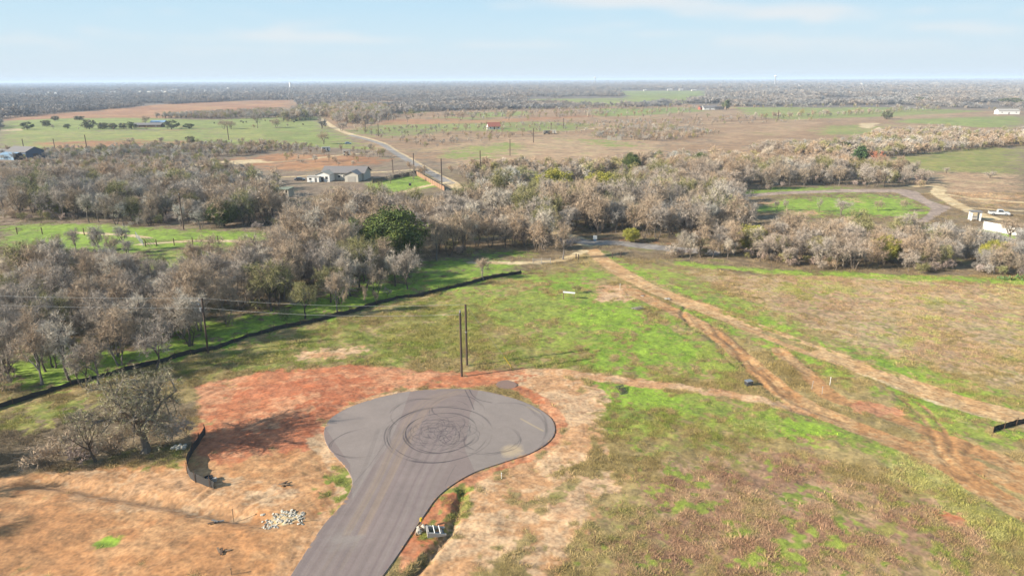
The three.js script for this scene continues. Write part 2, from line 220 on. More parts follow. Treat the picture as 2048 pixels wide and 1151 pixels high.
const ASPHALT = worldLine([570, 1170, 650, 1047, 679, 1015, 704.5, 971, 699, 946, 679, 921, 657.5, 895, 648.5, 874, 650, 856, 665, 834, 701, 814, 755, 796, 820, 783, 900, 778, 957, 781, 1030, 798, 1077, 818, 1102, 837, 1110, 859, 1102, 879, 1066, 904, 1008, 924, 950, 944, 907, 968, 874, 995, 849, 1029, 820, 1072, 791, 1116, 752, 1170], false, .5);

for (const z of Z) {
  z.wp = z.polys.map((p) => worldLine(p)); z.wl = z.lines.map(([w, p]) => [w, worldLine(p, false, 1.5)]);
  let b = [1e9, 1e9, -1e9, -1e9]; const ext = (x, y, m) => { b[0] = Math.min(b[0], x - m); b[1] = Math.min(b[1], y - m); b[2] = Math.max(b[2], x + m); b[3] = Math.max(b[3], y + m); };
  for (const p of z.wp) for (const [x, y] of p) ext(x, y, z.f * 3); for (const [w, p] of z.wl) for (const [x, y] of p) ext(x, y, w + z.f * 3);
  z.box = b; if (z.share) z.n /= 1.4; const veg = ['dry','pink','weeds','olive','green','lush','straw','fgreen','folive','fbrown','frust'].includes(z.k); z.cov = veg ? (z.k === 'green' || z.k === 'olive' ? .86 : .8) : 1; if (z.share) z.cov = z.share; if (veg) z.n *= 1.4; if (veg && z.f < 12) z.f *= 2; z.pal = KIND[z.k].c.map((c) => alb(...rich(...c, { clay: 1.06, red: 1.0, soil: 1.1, sand: 1.08, mud: 1.08, lush: 1.15, green: 1.15, pink: 1.12, weeds: 1.15, fgreen: 1.1 }[z.k] ?? 1.22))); z.s = KIND[z.k].s;
}
const RL = RUTS.map(([w, d, t, p]) => [w, d, t, worldLine(p, false, .8)]);
function drawn(w, h, x0, z0, res, paint) { const c = document.createElement('canvas'); c.width = w; c.height = h; const g = c.getContext('2d'); g.fillStyle = '#000'; g.fillRect(0, 0, w, h); g.setTransform(1 / res, 0, 0, 1 / res, -x0 / res, -z0 / res); g.lineCap = g.lineJoin = 'round'; paint(g); const d = g.getImageData(0, 0, w, h).data, o = new Float32Array(w * h); for (let i = 0; i < o.length; i++) o[i] = d[i * 4] / 255; return o; }
function trace(g, p) { g.beginPath(); p.forEach(([x, z], i) => i ? g.lineTo(x, z) : g.moveTo(x, z)); }
function blurred(a, w, h, r) {
  r = Math.min(Math.round(r), 60); if (r < 1) return a; const t = new Float32Array(w * h), n = 1 / (2 * r + 1);
  for (let pass = 0; pass < 2; pass++) {
    for (let y = 0; y < h; y++) { let s = 0; const o = y * w; for (let x = -r; x <= r; x++) s += a[o + clamp(x, 0, w - 1)]; for (let x = 0; x < w; x++) { t[o + x] = s * n; s += a[o + Math.min(w - 1, x + r + 1)] - a[o + Math.max(0, x - r)]; } }
    for (let x = 0; x < w; x++) { let s = 0; for (let y = -r; y <= r; y++) s += t[clamp(y, 0, h - 1) * w + x]; for (let y = 0; y < h; y++) { a[y * w + x] = s * n; s += t[Math.min(h - 1, y + r + 1) * w + x] - t[Math.max(0, y - r) * w + x]; } }
  }
  return a;
}
const KINDS = Object.keys(KIND), OWNS = ['ground'];
function paintPatch(x0, z0, x1, z1, w, base) {                 // colours, kinds and owners of a rectangle of ground
  const res = (x1 - x0) / w, h = Math.round((z1 - z0) / res), N = w * h, col = new Float32Array(N * 3), kind = new Uint8Array(N), own = new Uint8Array(N);
  const noiseE = new Float32Array(N), es = Math.max(1.6, res * 5);
  const pal0 = KIND[base].c.map((c) => alb(...rich(...c))), s0 = KIND[base].s;
  const put = (i, pal, s, X, Y, m) => {
    const t = clamp((fbm(X / s, Y / s) * .7 + vn(X / (s * .31) + 9, Y / (s * .12)) * .16 + vn(X / (s * .07) + 5, Y / (s * .07)) * .14) * 1.9 - .45) * 2.999, k = Math.floor(t), f = t - k, a = pal[k], b = pal[k + 1];
    for (let c = 0; c < 3; c++) { const v = a[c] + (b[c] - a[c]) * f; col[i * 3 + c] += (v - col[i * 3 + c]) * m; }
  };
  for (let y = 0, i = 0; y < h; y++) for (let x = 0; x < w; x++, i++) { const X = x0 + (x + .5) * res, Y = z0 + (y + .5) * res; put(i, pal0, s0, X, Y, 1); kind[i] = KINDS.indexOf(base); noiseE[i] = vn(X / es * 2.6 + 20, Y / es * 2.6) * .22 + fbm(X / es + 200, Y / es) * .45 + fbm(X / (es * 4), Y / (es * 4) + 70) * .33; }
  for (const z of Z) {
    if (z.box[0] > x1 || z.box[2] < x0 || z.box[1] > z1 || z.box[3] < z0) continue;
    const r2 = res * 2, mg = 3, ax = Math.max(0, Math.floor((z.box[0] - x0) / r2) - mg), ay = Math.max(0, Math.floor((z.box[1] - z0) / r2) - mg), bx2 = Math.min(w >> 1, Math.ceil((z.box[2] - x0) / r2) + mg), by2 = Math.min(h >> 1, Math.ceil((z.box[3] - z0) / r2) + mg), W = bx2 - ax, H = by2 - ay;
    if (W < 3 || H < 3) continue;
    const m = drawn(W, H, x0 + ax * r2, z0 + ay * r2, r2, (g) => { g.fillStyle = g.strokeStyle = '#fff'; for (const p of z.wp) { trace(g, p); g.closePath(); g.fill(); } for (const [wd, p] of z.wl) { g.lineWidth = Math.max(wd, r2 * 1.1); trace(g, p); g.stroke(); } });
    blurred(m, W, H, z.f / r2 / 1.6);
    const ki = KINDS.indexOf(z.k); let oi = 0; if (z.own) { oi = OWNS.indexOf(z.own); if (oi < 0) oi = OWNS.push(z.own) - 1; }
    for (let y = ay * 2; y < by2 * 2; y++) {
      const my = clamp((y + .5) / 2 - .5 - ay, 0, H - 1.001), yi = Math.floor(my), fy = my - yi;
      for (let x = ax * 2; x < bx2 * 2; x++) {
        const i = y * w + x, mx = clamp((x + .5) / 2 - .5 - ax, 0, W - 1.001), xi = Math.floor(mx), fx = mx - xi, o = yi * W + xi;
        let v = (m[o] * (1 - fx) + m[o + 1] * fx) * (1 - fy) + (m[o + W] * (1 - fx) + m[o + W + 1] * fx) * fy;
        if (v < .004) continue;
        v = sstep(.3, .7, v * z.cov + (noiseE[i] - .5) * z.n * 2.4 * Math.min(1, v * 4));
        if (v <= 0) continue;
        put(i, z.pal, z.s, x0 + (x + .5) * res, z0 + (y + .5) * res, v);
        if (v > .5) { kind[i] = ki; if (z.own || !['pale', 'red', 'clay', 'sand', 'soil'].includes(z.k)) own[i] = oi; }
      }
    }
  }
  return { x0, z0, x1, z1, w, h, res, col, kind, own };
}
const patches = [
  paintPatch(-116, -146, 116, -43, 2048, 'dry'),
  paintPatch(-272, -340, 272, -146, 2048, 'litter'),
  paintPatch(-800, -1000, 800, -340, 2048, 'brush'),
  paintPatch(-3600, -4600, 3600, -1000, 2048, 'wood'),
  paintPatch(-36000, -46000, 36000, -4600, 1024, 'wood'),
];
function patchAt(x, z) { for (const p of patches) if (x > p.x0 && x < p.x1 && z > p.z0 && z < p.z1) return [p, Math.floor((z - p.z0) / p.res) * p.w + Math.floor((x - p.x0) / p.res)]; return [null, 0]; }
const kindAt = (x, z) => { const [p, i] = patchAt(x, z); return p && i < p.w * p.h ? KINDS[p.kind[i]] : 'wood'; };
const ownAt = (x, z) => { const [p, i] = patchAt(x, z); return p && i < p.w * p.h ? p.own[i] : 0; };

// relief of the near ground
const A = patches[0], HA = { w: 1160, h: 515, res: .2 }; HA.a = new Float32Array(HA.w * HA.h);
const onRoad = drawn(HA.w, HA.h, A.x0, A.z0, HA.res, (g) => { g.fillStyle = g.strokeStyle = '#fff'; g.lineWidth = .7; trace(g, ASPHALT); g.closePath(); g.fill(); g.stroke(); });
{
  const bank = blurred(Float32Array.from(onRoad), HA.w, HA.h, 9), bare = new Float32Array(HA.w * HA.h);
  for (let i = 0, y = 0; y < HA.h; y++) for (let x = 0; x < HA.w; x++, i++) {
    const X = A.x0 + (x + .5) * HA.res, Y = A.z0 + (y + .5) * HA.res, k = kindAt(X, Y), veg = !['clay', 'red', 'sand', 'soil', 'track', 'mud', 'pale'].includes(k); bare[i] = veg ? 1 : 0;
    HA.a[i] = (fbm(X / 14, Y / 14) - .5) * .7 + (fbm(X / 3.2 + 50, Y / 3.2) - .5) * .26;
  }
  blurred(bare, HA.w, HA.h, 4);
  for (let i = 0, y = 0; y < HA.h; y++) for (let x = 0; x < HA.w; x++, i++) {
    const X = A.x0 + (x + .5) * HA.res, Y = A.z0 + (y + .5) * HA.res, e = Math.min(x, y, HA.w - 1 - x, HA.h - 1 - y) * HA.res;
    HA.a[i] += (fbm(X / .9, Y / .9 + 90) - .5) * (.05 + .25 * bare[i]) + (k => k)(bare[i]) * .05;
    HA.a[i] = lerp(HA.a[i] * sstep(0, 8, e), -.03, sstep(.02, .4, bank[i]));
    if (bank[i] > .02 && bank[i] < .5) HA.a[i] += (vn(X / .6, Y / .6) - .45) * .16;
  }
  for (const wide of [true, false]) {
    const m = blurred(drawn(HA.w, HA.h, A.x0, A.z0, HA.res, (g) => { for (const [w, d, , p] of RL) if ((w > 1) === wide) { g.strokeStyle = `rgba(255,255,255,${d * 2})`; g.lineWidth = w; trace(g, p); g.stroke(); } }), HA.w, HA.h, wide ? 3 : 1);
    const rim = blurred(Float32Array.from(m), HA.w, HA.h, wide ? 5 : 2);
    for (let i = 0; i < m.length; i++) if (rim[i] > 0) HA.a[i] += (Math.max(0, rim[i] - m[i] * .8) * .55 - m[i] * .75) * (1 - onRoad[i]);
  }
}
function gh(x, z) {
  const fx = (x - A.x0) / HA.res - .5, fz = (z - A.z0) / HA.res - .5, i = Math.floor(fx), j = Math.floor(fz);
  if (i < 0 || j < 0 || i >= HA.w - 1 || j >= HA.h - 1) return 0;
  const u = fx - i, v = fz - j, o = j * HA.w + i, a = HA.a; return (a[o] * (1 - u) + a[o + 1] * u) * (1 - v) + (a[o + HA.w] * (1 - u) + a[o + HA.w + 1] * u) * v;
}
// dark damp earth in the ruts and gullies, loose clods and grain
{
  const m = blurred(drawn(A.w, A.h, A.x0, A.z0, A.res, (g) => { for (const [w, , t, p] of RL) { g.strokeStyle = `rgba(255,255,255,${(1 - t) * .8})`; g.lineWidth = w * .8; trace(g, p); g.stroke(); } }), A.w, A.h, 1);
  for (let i = 0; i < m.length; i++) if (m[i] > 0) { const k = 1 - m[i] * .9; for (let c = 0; c < 3; c++) A.col[i * 3 + c] *= k; }
}
{ // wheel marks and scrape lines left in the bare earth
  const rm = rngOf(41), marks = [];
  const run = (px, n, spread, w) => { const base = worldLine(px, false, 1); for (let k = 0; k < n; k++) { const a = Math.floor(rm() * base.length * .6), b = Math.min(base.length, a + 6 + Math.floor(rm() * base.length * .6)), o = (rm() - .5) * spread, o2 = o + (rm() - .5) * 1.6; for (const t of rm() < .6 ? [0, 1.7] : [0]) { const l = []; for (let i = a; i < b; i++) { const p = base[i], q = base[Math.min(i + 1, base.length - 1)], r = base[Math.max(i - 1, 0)], dx = q[0] - r[0], dz = q[1] - r[1], L = Math.hypot(dx, dz) || 1, f = (i - a) / Math.max(1, b - a - 1), d = o + (o2 - o) * f + t + (vn(i * .3, k * 7) - .5) * .5; l.push([p[0] - dz / L * d, p[1] + dx / L * d]); } if (l.length > 2) marks.push([l, w * (.6 + rm() * .8), rm()]); } } };
  run([-40, 1000, 120, 1000, 300, 1030, 520, 1075, 640, 1100], 46, 11, .22); run([-40, 1100, 150, 1110, 350, 1120, 580, 1140], 40, 12, .22); run([430, 940, 540, 940, 640, 960, 690, 990], 24, 8, .2); run([400, 800, 520, 772, 680, 750, 860, 752, 1060, 762], 46, 10, .25); run([400, 870, 500, 830, 620, 800, 720, 772], 30, 10, .25);
  run([1130, 765, 1165, 830, 1160, 890, 1090, 950, 1000, 1010, 950, 1080, 900, 1160], 16, 8, .22); run([1310, 604, 1372, 634, 1432, 668, 1486, 712, 1530, 752, 1580, 790, 1640, 822, 1720, 856, 1800, 888, 1890, 930, 1970, 980, 2080, 1040], 60, 5, .25); run([1170, 490, 1232, 536, 1292, 572, 1400, 616, 1550, 672, 1700, 724, 1850, 777, 2000, 828], 40, 4, .25); run([1640, 776, 1720, 808, 1790, 834, 1866, 868, 1950, 900, 2080, 960], 26, 3.4, .22);
  const lay = (lo, hi) => blurred(drawn(A.w, A.h, A.x0, A.z0, A.res, (g) => { for (const [l, w, t] of marks) if (t >= lo && t < hi) { g.strokeStyle = `rgba(255,255,255,${.35 + .5 * ((t * 7) % 1)})`; g.lineWidth = w; trace(g, l); g.stroke(); } }), A.w, A.h, 0), dk = lay(0, .62), lt = lay(.62, 1);
  const bareK = new Set(['soil', 'clay', 'red', 'sand', 'track', 'mud'].map((k) => KINDS.indexOf(k)));
  for (let i = 0; i < dk.length; i++) if ((dk[i] || lt[i]) && bareK.has(A.kind[i])) { const k = (1 - .14 * dk[i]) * (1 + .12 * lt[i]); for (let c = 0; c < 3; c++) A.col[i * 3 + c] *= k; }
  const dk2 = blurred(drawn(HA.w, HA.h, A.x0, A.z0, HA.res, (g) => { for (const [l, w, t] of marks) if (t < .62) { g.strokeStyle = 'rgba(255,255,255,.6)'; g.lineWidth = w; trace(g, l); g.stroke(); } }), HA.w, HA.h, 1);
  for (let i = 0; i < dk2.length; i++) HA.a[i] -= dk2[i] * .045 * (1 - onRoad[i]);
}
function bytesOf(p, grain) {
  const d = new Uint8Array(p.w * p.h * 4);
  for (let y = 0, i = 0; y < p.h; y++) for (let x = 0; x < p.w; x++, i++) {
    const X = p.x0 + x * p.res, Y = p.z0 + y * p.res, r = p.res, g = 1 + grain * ((vn(X / r / 1.3, Y / r / 1.3) - .5) * .55 + (vn(X / r / 3.1 + 7, Y / r / 3.1) - .5) * .5 + (vn(X / r / 9 + 70, Y / r / 9) - .5) * .4);
    for (let c = 0; c < 3; c++) d[i * 4 + c] = srgb1(p.col[i * 3 + c] * g) * 255; d[i * 4 + 3] = 255;
  }
  return d;
}
function texOf(d, w, h, srgb = true) { const t = new THREE.DataTexture(d, w, h); t.magFilter = THREE.LinearFilter; t.minFilter = THREE.LinearMipmapLinearFilter; if (srgb) t.colorSpace = THREE.SRGBColorSpace; t.needsUpdate = true; return t; }
const bumpTex = (() => { const n = 512, d = new Uint8Array(n * n * 4); const L = new Float32Array(n * n); for (let o = 0, s = 8, a = .5; o < 5; o++, s *= 2, a *= .62) for (let y = 0; y < n; y++) for (let x = 0; x < n; x++) { const u = x / n * s, v = y / n * s, xi = Math.floor(u), yi = Math.floor(v), fx = u - xi, fy = v - yi, q = (i, j) => LAT[((j % s) * 512 + (i % s)) + o * 1031]; L[y * n + x] += a * lerp(lerp(q(xi, yi), q(xi + 1, yi), fx), lerp(q(xi, yi + 1), q(xi + 1, yi + 1), fx), fy); } for (let i = 0; i < n * n; i++) { d[i * 4] = d[i * 4 + 1] = d[i * 4 + 2] = clamp(L[i] / 1.5) * 255; d[i * 4 + 3] = 255; } const t = texOf(d, n, n, false); t.wrapS = t.wrapT = THREE.RepeatWrapping; return t; })();
const patchMat = patches.map((p, k) => {
  const b = bumpTex.clone(), per = [6, 14, 60, 240, 1600][k]; b.repeat.set((p.x1 - p.x0) / per, (p.z1 - p.z0) / per); b.wrapS = b.wrapT = THREE.RepeatWrapping; b.needsUpdate = true;
  return new THREE.MeshStandardMaterial({ map: texOf(bytesOf(p, [1.0, .9, .6, .5, .6][k]), p.w, p.h), roughness: .97, bumpMap: b, bumpScale: [.05, .15, .6, 3, 20][k] });
});
const OWN_LABEL = {
  ground: null, bare_earth: 'bare reddish clay and sand around the asphalt turning circle', dirt_track: 'long two-wheel dirt track running diagonally from the gate across the field', rutted_track: 'muddy rutted track with deep wheel ruts crossing the right field',
  side_track: 'faint sandy track from the turning circle to the rutted track', farm_lane: 'pale unpaved farm lanes in the middle distance', country_road: 'country road running away between fields to the horizon trees', sandy_track: 'pale sandy track beside the white pickup',
  gravel_road: 'grey gravel road beyond the gate with red earth edge', driveway: 'curved paved drive around the green lawn',
};
{
  const geos = new Map();   // owner -> list of [patch, cells]
  const grids = [[580, 258], [544, 194], [534, 220], [240, 120], [144, 83]];
  const pool = {};
  patches.forEach((p, k) => {
    const [nx, nz] = grids[k], dx = (p.x1 - p.x0) / nx, dz = (p.z1 - p.z0) / nz;
    for (let j = 0; j < nz; j++) for (let i = 0; i < nx; i++) {
      const cx = p.x0 + (i + .5) * dx, cz = p.z0 + (j + .5) * dz, o = OWNS[k < 3 ? ownAt(cx, cz) : ownAt(cx, cz)];
      const key = o, e = (pool[key] ??= patches.map(() => [])); e[k].push(j * nx + i);
    }
  });
  for (const [name, lists] of Object.entries(pool)) {
    const pos = [], uv = [], idx = [], groups = []; const mats = [];
    lists.forEach((cells, k) => {
      if (!cells.length) return; const p = patches[k], [nx, nz] = grids[k], dx = (p.x1 - p.x0) / nx, dz = (p.z1 - p.z0) / nz, seen = new Map(), start = idx.length;
      const vert = (i, j) => { const key = j * (nx + 1) + i; let v = seen.get(key); if (v === undefined) { v = pos.length / 3; seen.set(key, v); const x = p.x0 + i * dx, z = p.z0 + j * dz; pos.push(x, k ? 0 : (i && j && i < nx && j < nz ? gh(x, z) : 0), z); uv.push(i / nx, j / nz); } return v; };
      for (const c of cells) { const i = c % nx, j = Math.floor(c / nx), a = vert(i, j), b = vert(i + 1, j), d = vert(i, j + 1), e = vert(i + 1, j + 1); idx.push(a, d, b, b, d, e); }
      groups.push([start, idx.length - start, mats.push(patchMat[k]) - 1]);
    });
    if (name === 'ground') {                                     // the rest of the plain, to the sides and behind
      const start = idx.length, q = (x0, z0, x1, z1) => { const v = pos.length / 3; for (const [x, z] of [[x0, z0], [x1, z0], [x0, z1], [x1, z1]]) { pos.push(x, 0, z); uv.push(x / 150, z / 150); } idx.push(v, v + 2, v + 1, v + 1, v + 2, v + 3); };
      for (const p of patches) { if (p.x1 < 36000) { q(p.x1, p.z0, 36000, p.z1); q(-36000, p.z0, p.x0, p.z1); } }
      q(-36000, -43, 36000, 5000);
      const n = 512, f = paintPatch(-75, 4000, 75, 4150, n, 'brush'), t = texOf(bytesOf(f, .6), n, n); t.wrapS = t.wrapT = THREE.RepeatWrapping;
      groups.push([start, idx.length - start, mats.push(new THREE.MeshStandardMaterial({ map: t, roughness: 1 })) - 1]);
    }
    const g = new THREE.BufferGeometry(); g.setAttribute('position', new THREE.Float32BufferAttribute(pos, 3)); g.setAttribute('uv', new THREE.Float32BufferAttribute(uv, 2)); g.setIndex(new THREE.BufferAttribute(Uint32Array.from(idx), 1));
    groups.forEach((x) => g.addGroup(...x)); g.computeVertexNormals();
    const m = new THREE.Mesh(g, mats.length > 1 ? mats : mats[0]); m.name = numbered(name); m.receiveShadow = m.castShadow = true; tag(m, OWN_LABEL[name] ?? 'dry winter pasture with patches of green grass, reaching the horizon', null, null, 'structure'); scene.add(m);
  }
}
// ------------------------------------------------------------------ the asphalt road with its turning circle
{
  const s = new THREE.Shape(ASPHALT.map(([x, z]) => new THREE.Vector2(x, -z)));
  const g = new THREE.ExtrudeGeometry(s, { depth: .3, bevelEnabled: true, bevelThickness: .03, bevelSize: .04, bevelSegments: 1 });
  g.rotateX(-Math.PI / 2); g.translate(0, -.25, 0);
  const b = [-30, -98, 16, -40], W = 1024, Hh = Math.round(W * (b[3] - b[1]) / (b[2] - b[0])), c = document.createElement('canvas'); c.width = W; c.height = Hh; const x = c.getContext('2d');
  const sc = W / (b[2] - b[0]); x.fillStyle = 'rgb(150,133,126)'; x.fillRect(0, 0, W, Hh);
  x.setTransform(sc, 0, 0, sc, -b[0] * sc, -b[1] * sc); x.lineCap = 'round';
  const poly = (px, style) => { x.fillStyle = style; trace(x, worldLine(px)); x.closePath(); x.fill(); };
  poly([650, 856, 665, 834, 701, 814, 755, 796, 820, 783, 800, 840, 770, 900, 735, 950, 705, 1000, 700, 930], 'rgb(162,148,139)');
  poly([957, 781, 1030, 798, 1077, 818, 1102, 837, 1110, 859, 1102, 879, 1066, 904, 1008, 924, 950, 944, 930, 900, 940, 830], 'rgb(160,147,138)');
  const line = (px, w, style) => { x.strokeStyle = style; x.lineWidth = w; trace(x, worldLine(px, false, .6)); x.stroke(); };
  const rr = rngOf(5);
  for (let i = 0; i < 26; i++) { const o = (i - 13) * 9; line([700 + o * .9, 1151, 760 + o * .8, 1040, 800 + o * .7, 960, 850 + o * .8, 860], .2 + rr() * .5, `rgba(${i % 3 ? '176,164,156' : '118,106,108'},${.08 + .14 * rr()})`); }
  for (const o of [0, 24]) for (let k = 0; k < 7; k++) { const e = (k - 3) * 2.2 + rr() * 3, al = (.08 + .09 * rr()).toFixed(3); line([690 + o * 1.3 + e, 1070, 752 + o + e, 960, 778 + o + e, 906, 800 + o + e, 866, 822 + o + e, 826, 852 + o + e * 1.4, 800, 900 + o + e * 2, 782], .1 + rr() * .16, `rgba(196,164,124,${al})`); if (k < 4) line([650 + o * 1.4 + e, 1140, 730 + o + e, 1010, 790 + o + e, 900, 840 + o + e, 850, 882 + o + e * 2, 805], .1 + rr() * .14, `rgba(186,162,132,${al * .6})`); }
  line([1042, 838, 1060, 848, 1086, 862], .3, 'rgba(200,176,140,.6)'); line([1054, 814, 1080, 826], .3, 'rgba(190,170,140,.6)');
  for (let i = 0; i < 60; i++) { const p = P(1020 + rr() * 30 - 10, 900 + rr() * 20 - 8); x.fillStyle = 'rgba(206,184,150,.22)'; x.beginPath(); x.ellipse(p.x, p.z, .3 + rr() * .5, .2 + rr() * .5, rr() * 3, 0, 7); x.fill(); }
  for (let i = 0; i < 40; i++) { const p = P(670 + rr() * 60 - 10, 1060 + rr() * 40); x.fillStyle = 'rgba(176,166,156,.10)'; x.beginPath(); x.ellipse(p.x, p.z, .5 + rr(), .2 + rr() * .3, -.5, 0, 7); x.fill(); }
  // rubber rings left by spinning tyres: centre pixel, radii in metres, start and sweep
  const ring = (px, py, rx, rz, a0, a1, al, w = .2) => { const p = P(px, py), sd = rr() * 90; for (let k = 0; k < 2; k++) { const n = Math.ceil((a1 - a0) * 14), ph = rr() * .3; let q = null; for (let i = 0; i <= n; i++) { const f = i / n, a = a0 + ph * k + (a1 - a0) * f, m = 1 + (vn(sd + a * 1.3, k * 3) - .5) * .1 + k * (.02 + .03 * rr() * .2), c = [p.x + Math.cos(a) * rx * m + (vn(sd, a * .8) - .5) * .4, p.z + Math.sin(a) * rz * m]; if (q) { const e = Math.min(1, f * 6, (1 - f) * 6) * clamp(vn(sd + i * .21, 9 + k) * 1.7 - .25) * (k ? .7 : 1); x.strokeStyle = `rgba(48,42,46,${(al * .8 * e).toFixed(3)})`; x.lineWidth = w * (.5 + .7 * vn(i * .3, sd)); x.beginPath(); x.moveTo(...q); x.lineTo(...c); x.stroke(); } q = c; } } };
  x.lineCap = 'butt';
  ring(878, 866, 6.5, 6.9, 0, 6.3, .62, .2); ring(878, 866, 6.25, 6.6, 1, 4.4, .5, .14); ring(882, 864, 4.55, 5.0, 0, 6.3, .75, .2); ring(880, 864, 6.9, 6.6, 3.2, 5, .35);
  ring(724, 886, 3.9, 3.2, .9, 4.6, .36, .13); ring(738, 886, 4.4, 3.6, 1.1, 4.4, .34, .12); ring(750, 890, 5.2, 4.2, 1.6, 4.2, .3, .12); ring(900, 818, 2.2, 2.4, 0, 6.3, .4, .14); ring(912, 822, 3.5, 4.4, 2.6, 6.2, .4, .16); ring(838, 826, 3.6, 4.2, 2, 5.4, .35, .16); ring(968, 878, 4.3, 3.6, 5, 8.8, .42, .14); ring(985, 880, 3.4, 3, 5.6, 10, .4, .14);
  ring(1010, 840, 4, 5, 4.2, 6.2, .25, .3); ring(1030, 850, 4, 6.2, 4.4, 7.1, .2, .3); ring(1000, 862, 6, 7, 5.4, 7.4, .22, .4); ring(850, 840, 5.2, 6, 3.4, 4.8, .3, .2);
  for (let i = 0; i < 34; i++) { const a = rr() * 6; ring(850 + rr() * 70, 846 + rr() * 34, .9 + rr() * 2.2, 1 + rr() * 2.4, a, a + 3 + rr() * 5, .34, .1); };
  line([938, 778, 946, 792, 958, 800, 985, 806], .16, 'rgba(60,52,58,.45)'); line([930, 780, 940, 800, 948, 820], .16, 'rgba(60,52,58,.4)');
  x.strokeStyle = 'rgba(92,82,86,.35)'; x.lineWidth = .08; trace(x, worldLine([890, 973, 900, 950, 912, 930])); x.stroke(); trace(x, worldLine([704, 971, 740, 930, 775, 880])); x.stroke();
  x.setTransform(1, 0, 0, 1, 0, 0);
  const im = x.getImageData(0, 0, W, Hh).data, d = new Uint8Array(W * Hh * 4);
  for (let y = 0, i = 0; y < Hh; y++) for (let X = 0; X < W; X++, i++) { const n = 1 + (fbm(X / 70, y / 70) - .5) * .22 + (vn(X / 1.2, y / 1.2) - .5) * .2 + (fbm(X / 14, y / 14) - .5) * .14; for (let k = 0; k < 3; k++) d[i * 4 + k] = srgb1(lin1(im[i * 4 + k]) * LIT * n) * 255; d[i * 4 + 3] = 255; }
  const edge = blurred(drawn(W, Hh, b[0], b[1], 1 / sc, (g2) => { g2.fillStyle = '#fff'; trace(g2, ASPHALT); g2.closePath(); g2.fill(); }), W, Hh, .45 * sc), sandC = alb(...rich(206, 160, 116));
  for (let y = 0, i = 0; y < Hh; y++) for (let X = 0; X < W; X++, i++) { const q = sstep(.5, .9, (1 - edge[i]) * 1.15 + (fbm(X / 9, y / 9) - .5) * 1.1 + (fbm(X / 60 + 9, y / 60) - .5) * .7); if (q > 0 && edge[i] < .98) for (let k = 0; k < 3; k++) d[i * 4 + k] = lerp(d[i * 4 + k], srgb1(sandC[k] * (.85 + .3 * vn(X, y))) * 255, q * .8); }
  const t = texOf(d, W, Hh), pos = g.attributes.position, uv = g.attributes.uv;
  for (let i = 0; i < pos.count; i++) uv.setXY(i, (pos.getX(i) - b[0]) / (b[2] - b[0]), (pos.getZ(i) - b[1]) / (b[3] - b[1]));
  const bp = bumpTex.clone(); bp.repeat.set(40, 50); bp.needsUpdate = true;
  tag(part('asphalt_road', g, new THREE.MeshStandardMaterial({ map: t, roughness: .85, bumpMap: bp, bumpScale: .012 }), scene), 'grey asphalt road ending in a round turning circle covered in tyre skid rings', null, null, 'structure');
}
// ------------------------------------------------------------------ trees
class Mesher {
  constructor() { this.p = []; this.c = []; }
  tri(a, b, c, col) { this.p.push(a.x, a.y, a.z, b.x, b.y, b.z, c.x, c.y, c.z); for (let i = 0; i < 3; i++) this.c.push(col[0], col[1], col[2]); }
  tube(pts, rad, n, col) {
    let prev = null; const u = new THREE.Vector3(), v = new THREE.Vector3(), d = new THREE.Vector3();
    for (let i = 0; i < pts.length; i++) {
      d.subVectors(pts[Math.min(i + 1, pts.length - 1)], pts[Math.max(i - 1, 0)]).normalize();
      u.set(Math.abs(d.y) < .9 ? 0 : 1, Math.abs(d.y) < .9 ? 1 : 0, 0).cross(d).normalize(); v.crossVectors(d, u);
      const ring = []; for (let k = 0; k < n; k++) { const a = k / n * 6.283; ring.push(pts[i].clone().addScaledVector(u, Math.cos(a) * rad[i]).addScaledVector(v, Math.sin(a) * rad[i])); }
      if (prev) for (let k = 0; k < n; k++) { const q = (k + 1) % n; this.tri(prev[k], ring[q], ring[k], col); this.tri(prev[k], prev[q], ring[q], col); }
      prev = ring;
    }
  }
  geo() { const g = new THREE.BufferGeometry(); g.setAttribute('position', new THREE.Float32BufferAttribute(this.p, 3)); g.setAttribute('color', new THREE.Float32BufferAttribute(this.c, 3)); return g; }
}
const barkMat = new THREE.MeshStandardMaterial({ vertexColors: true, roughness: 1 }), leafMat = new THREE.MeshStandardMaterial({ vertexColors: true, roughness: .9 });
function curve(a, b, rng, wob, n, lift = 0) { const L = a.distanceTo(b), o = []; const w1 = new THREE.Vector3(rng() - .5, rng() - .5, rng() - .5).multiplyScalar(wob * L), w2 = new THREE.Vector3(rng() - .5, rng() - .5, rng() - .5).multiplyScalar(wob * L * .6); for (let i = 0; i <= n; i++) { const t = i / n, s = Math.sin(t * Math.PI); o.push(a.clone().lerp(b, t).addScaledVector(w1, s).addScaledVector(w2, Math.sin(t * 9)).add(new THREE.Vector3(0, lift * L * s, 0))); } return o; }
const rv = (rng) => { const z = rng() * 2 - 1, a = rng() * 6.283, r = Math.sqrt(1 - z * z); return new THREE.Vector3(Math.cos(a) * r, z, Math.sin(a) * r); };
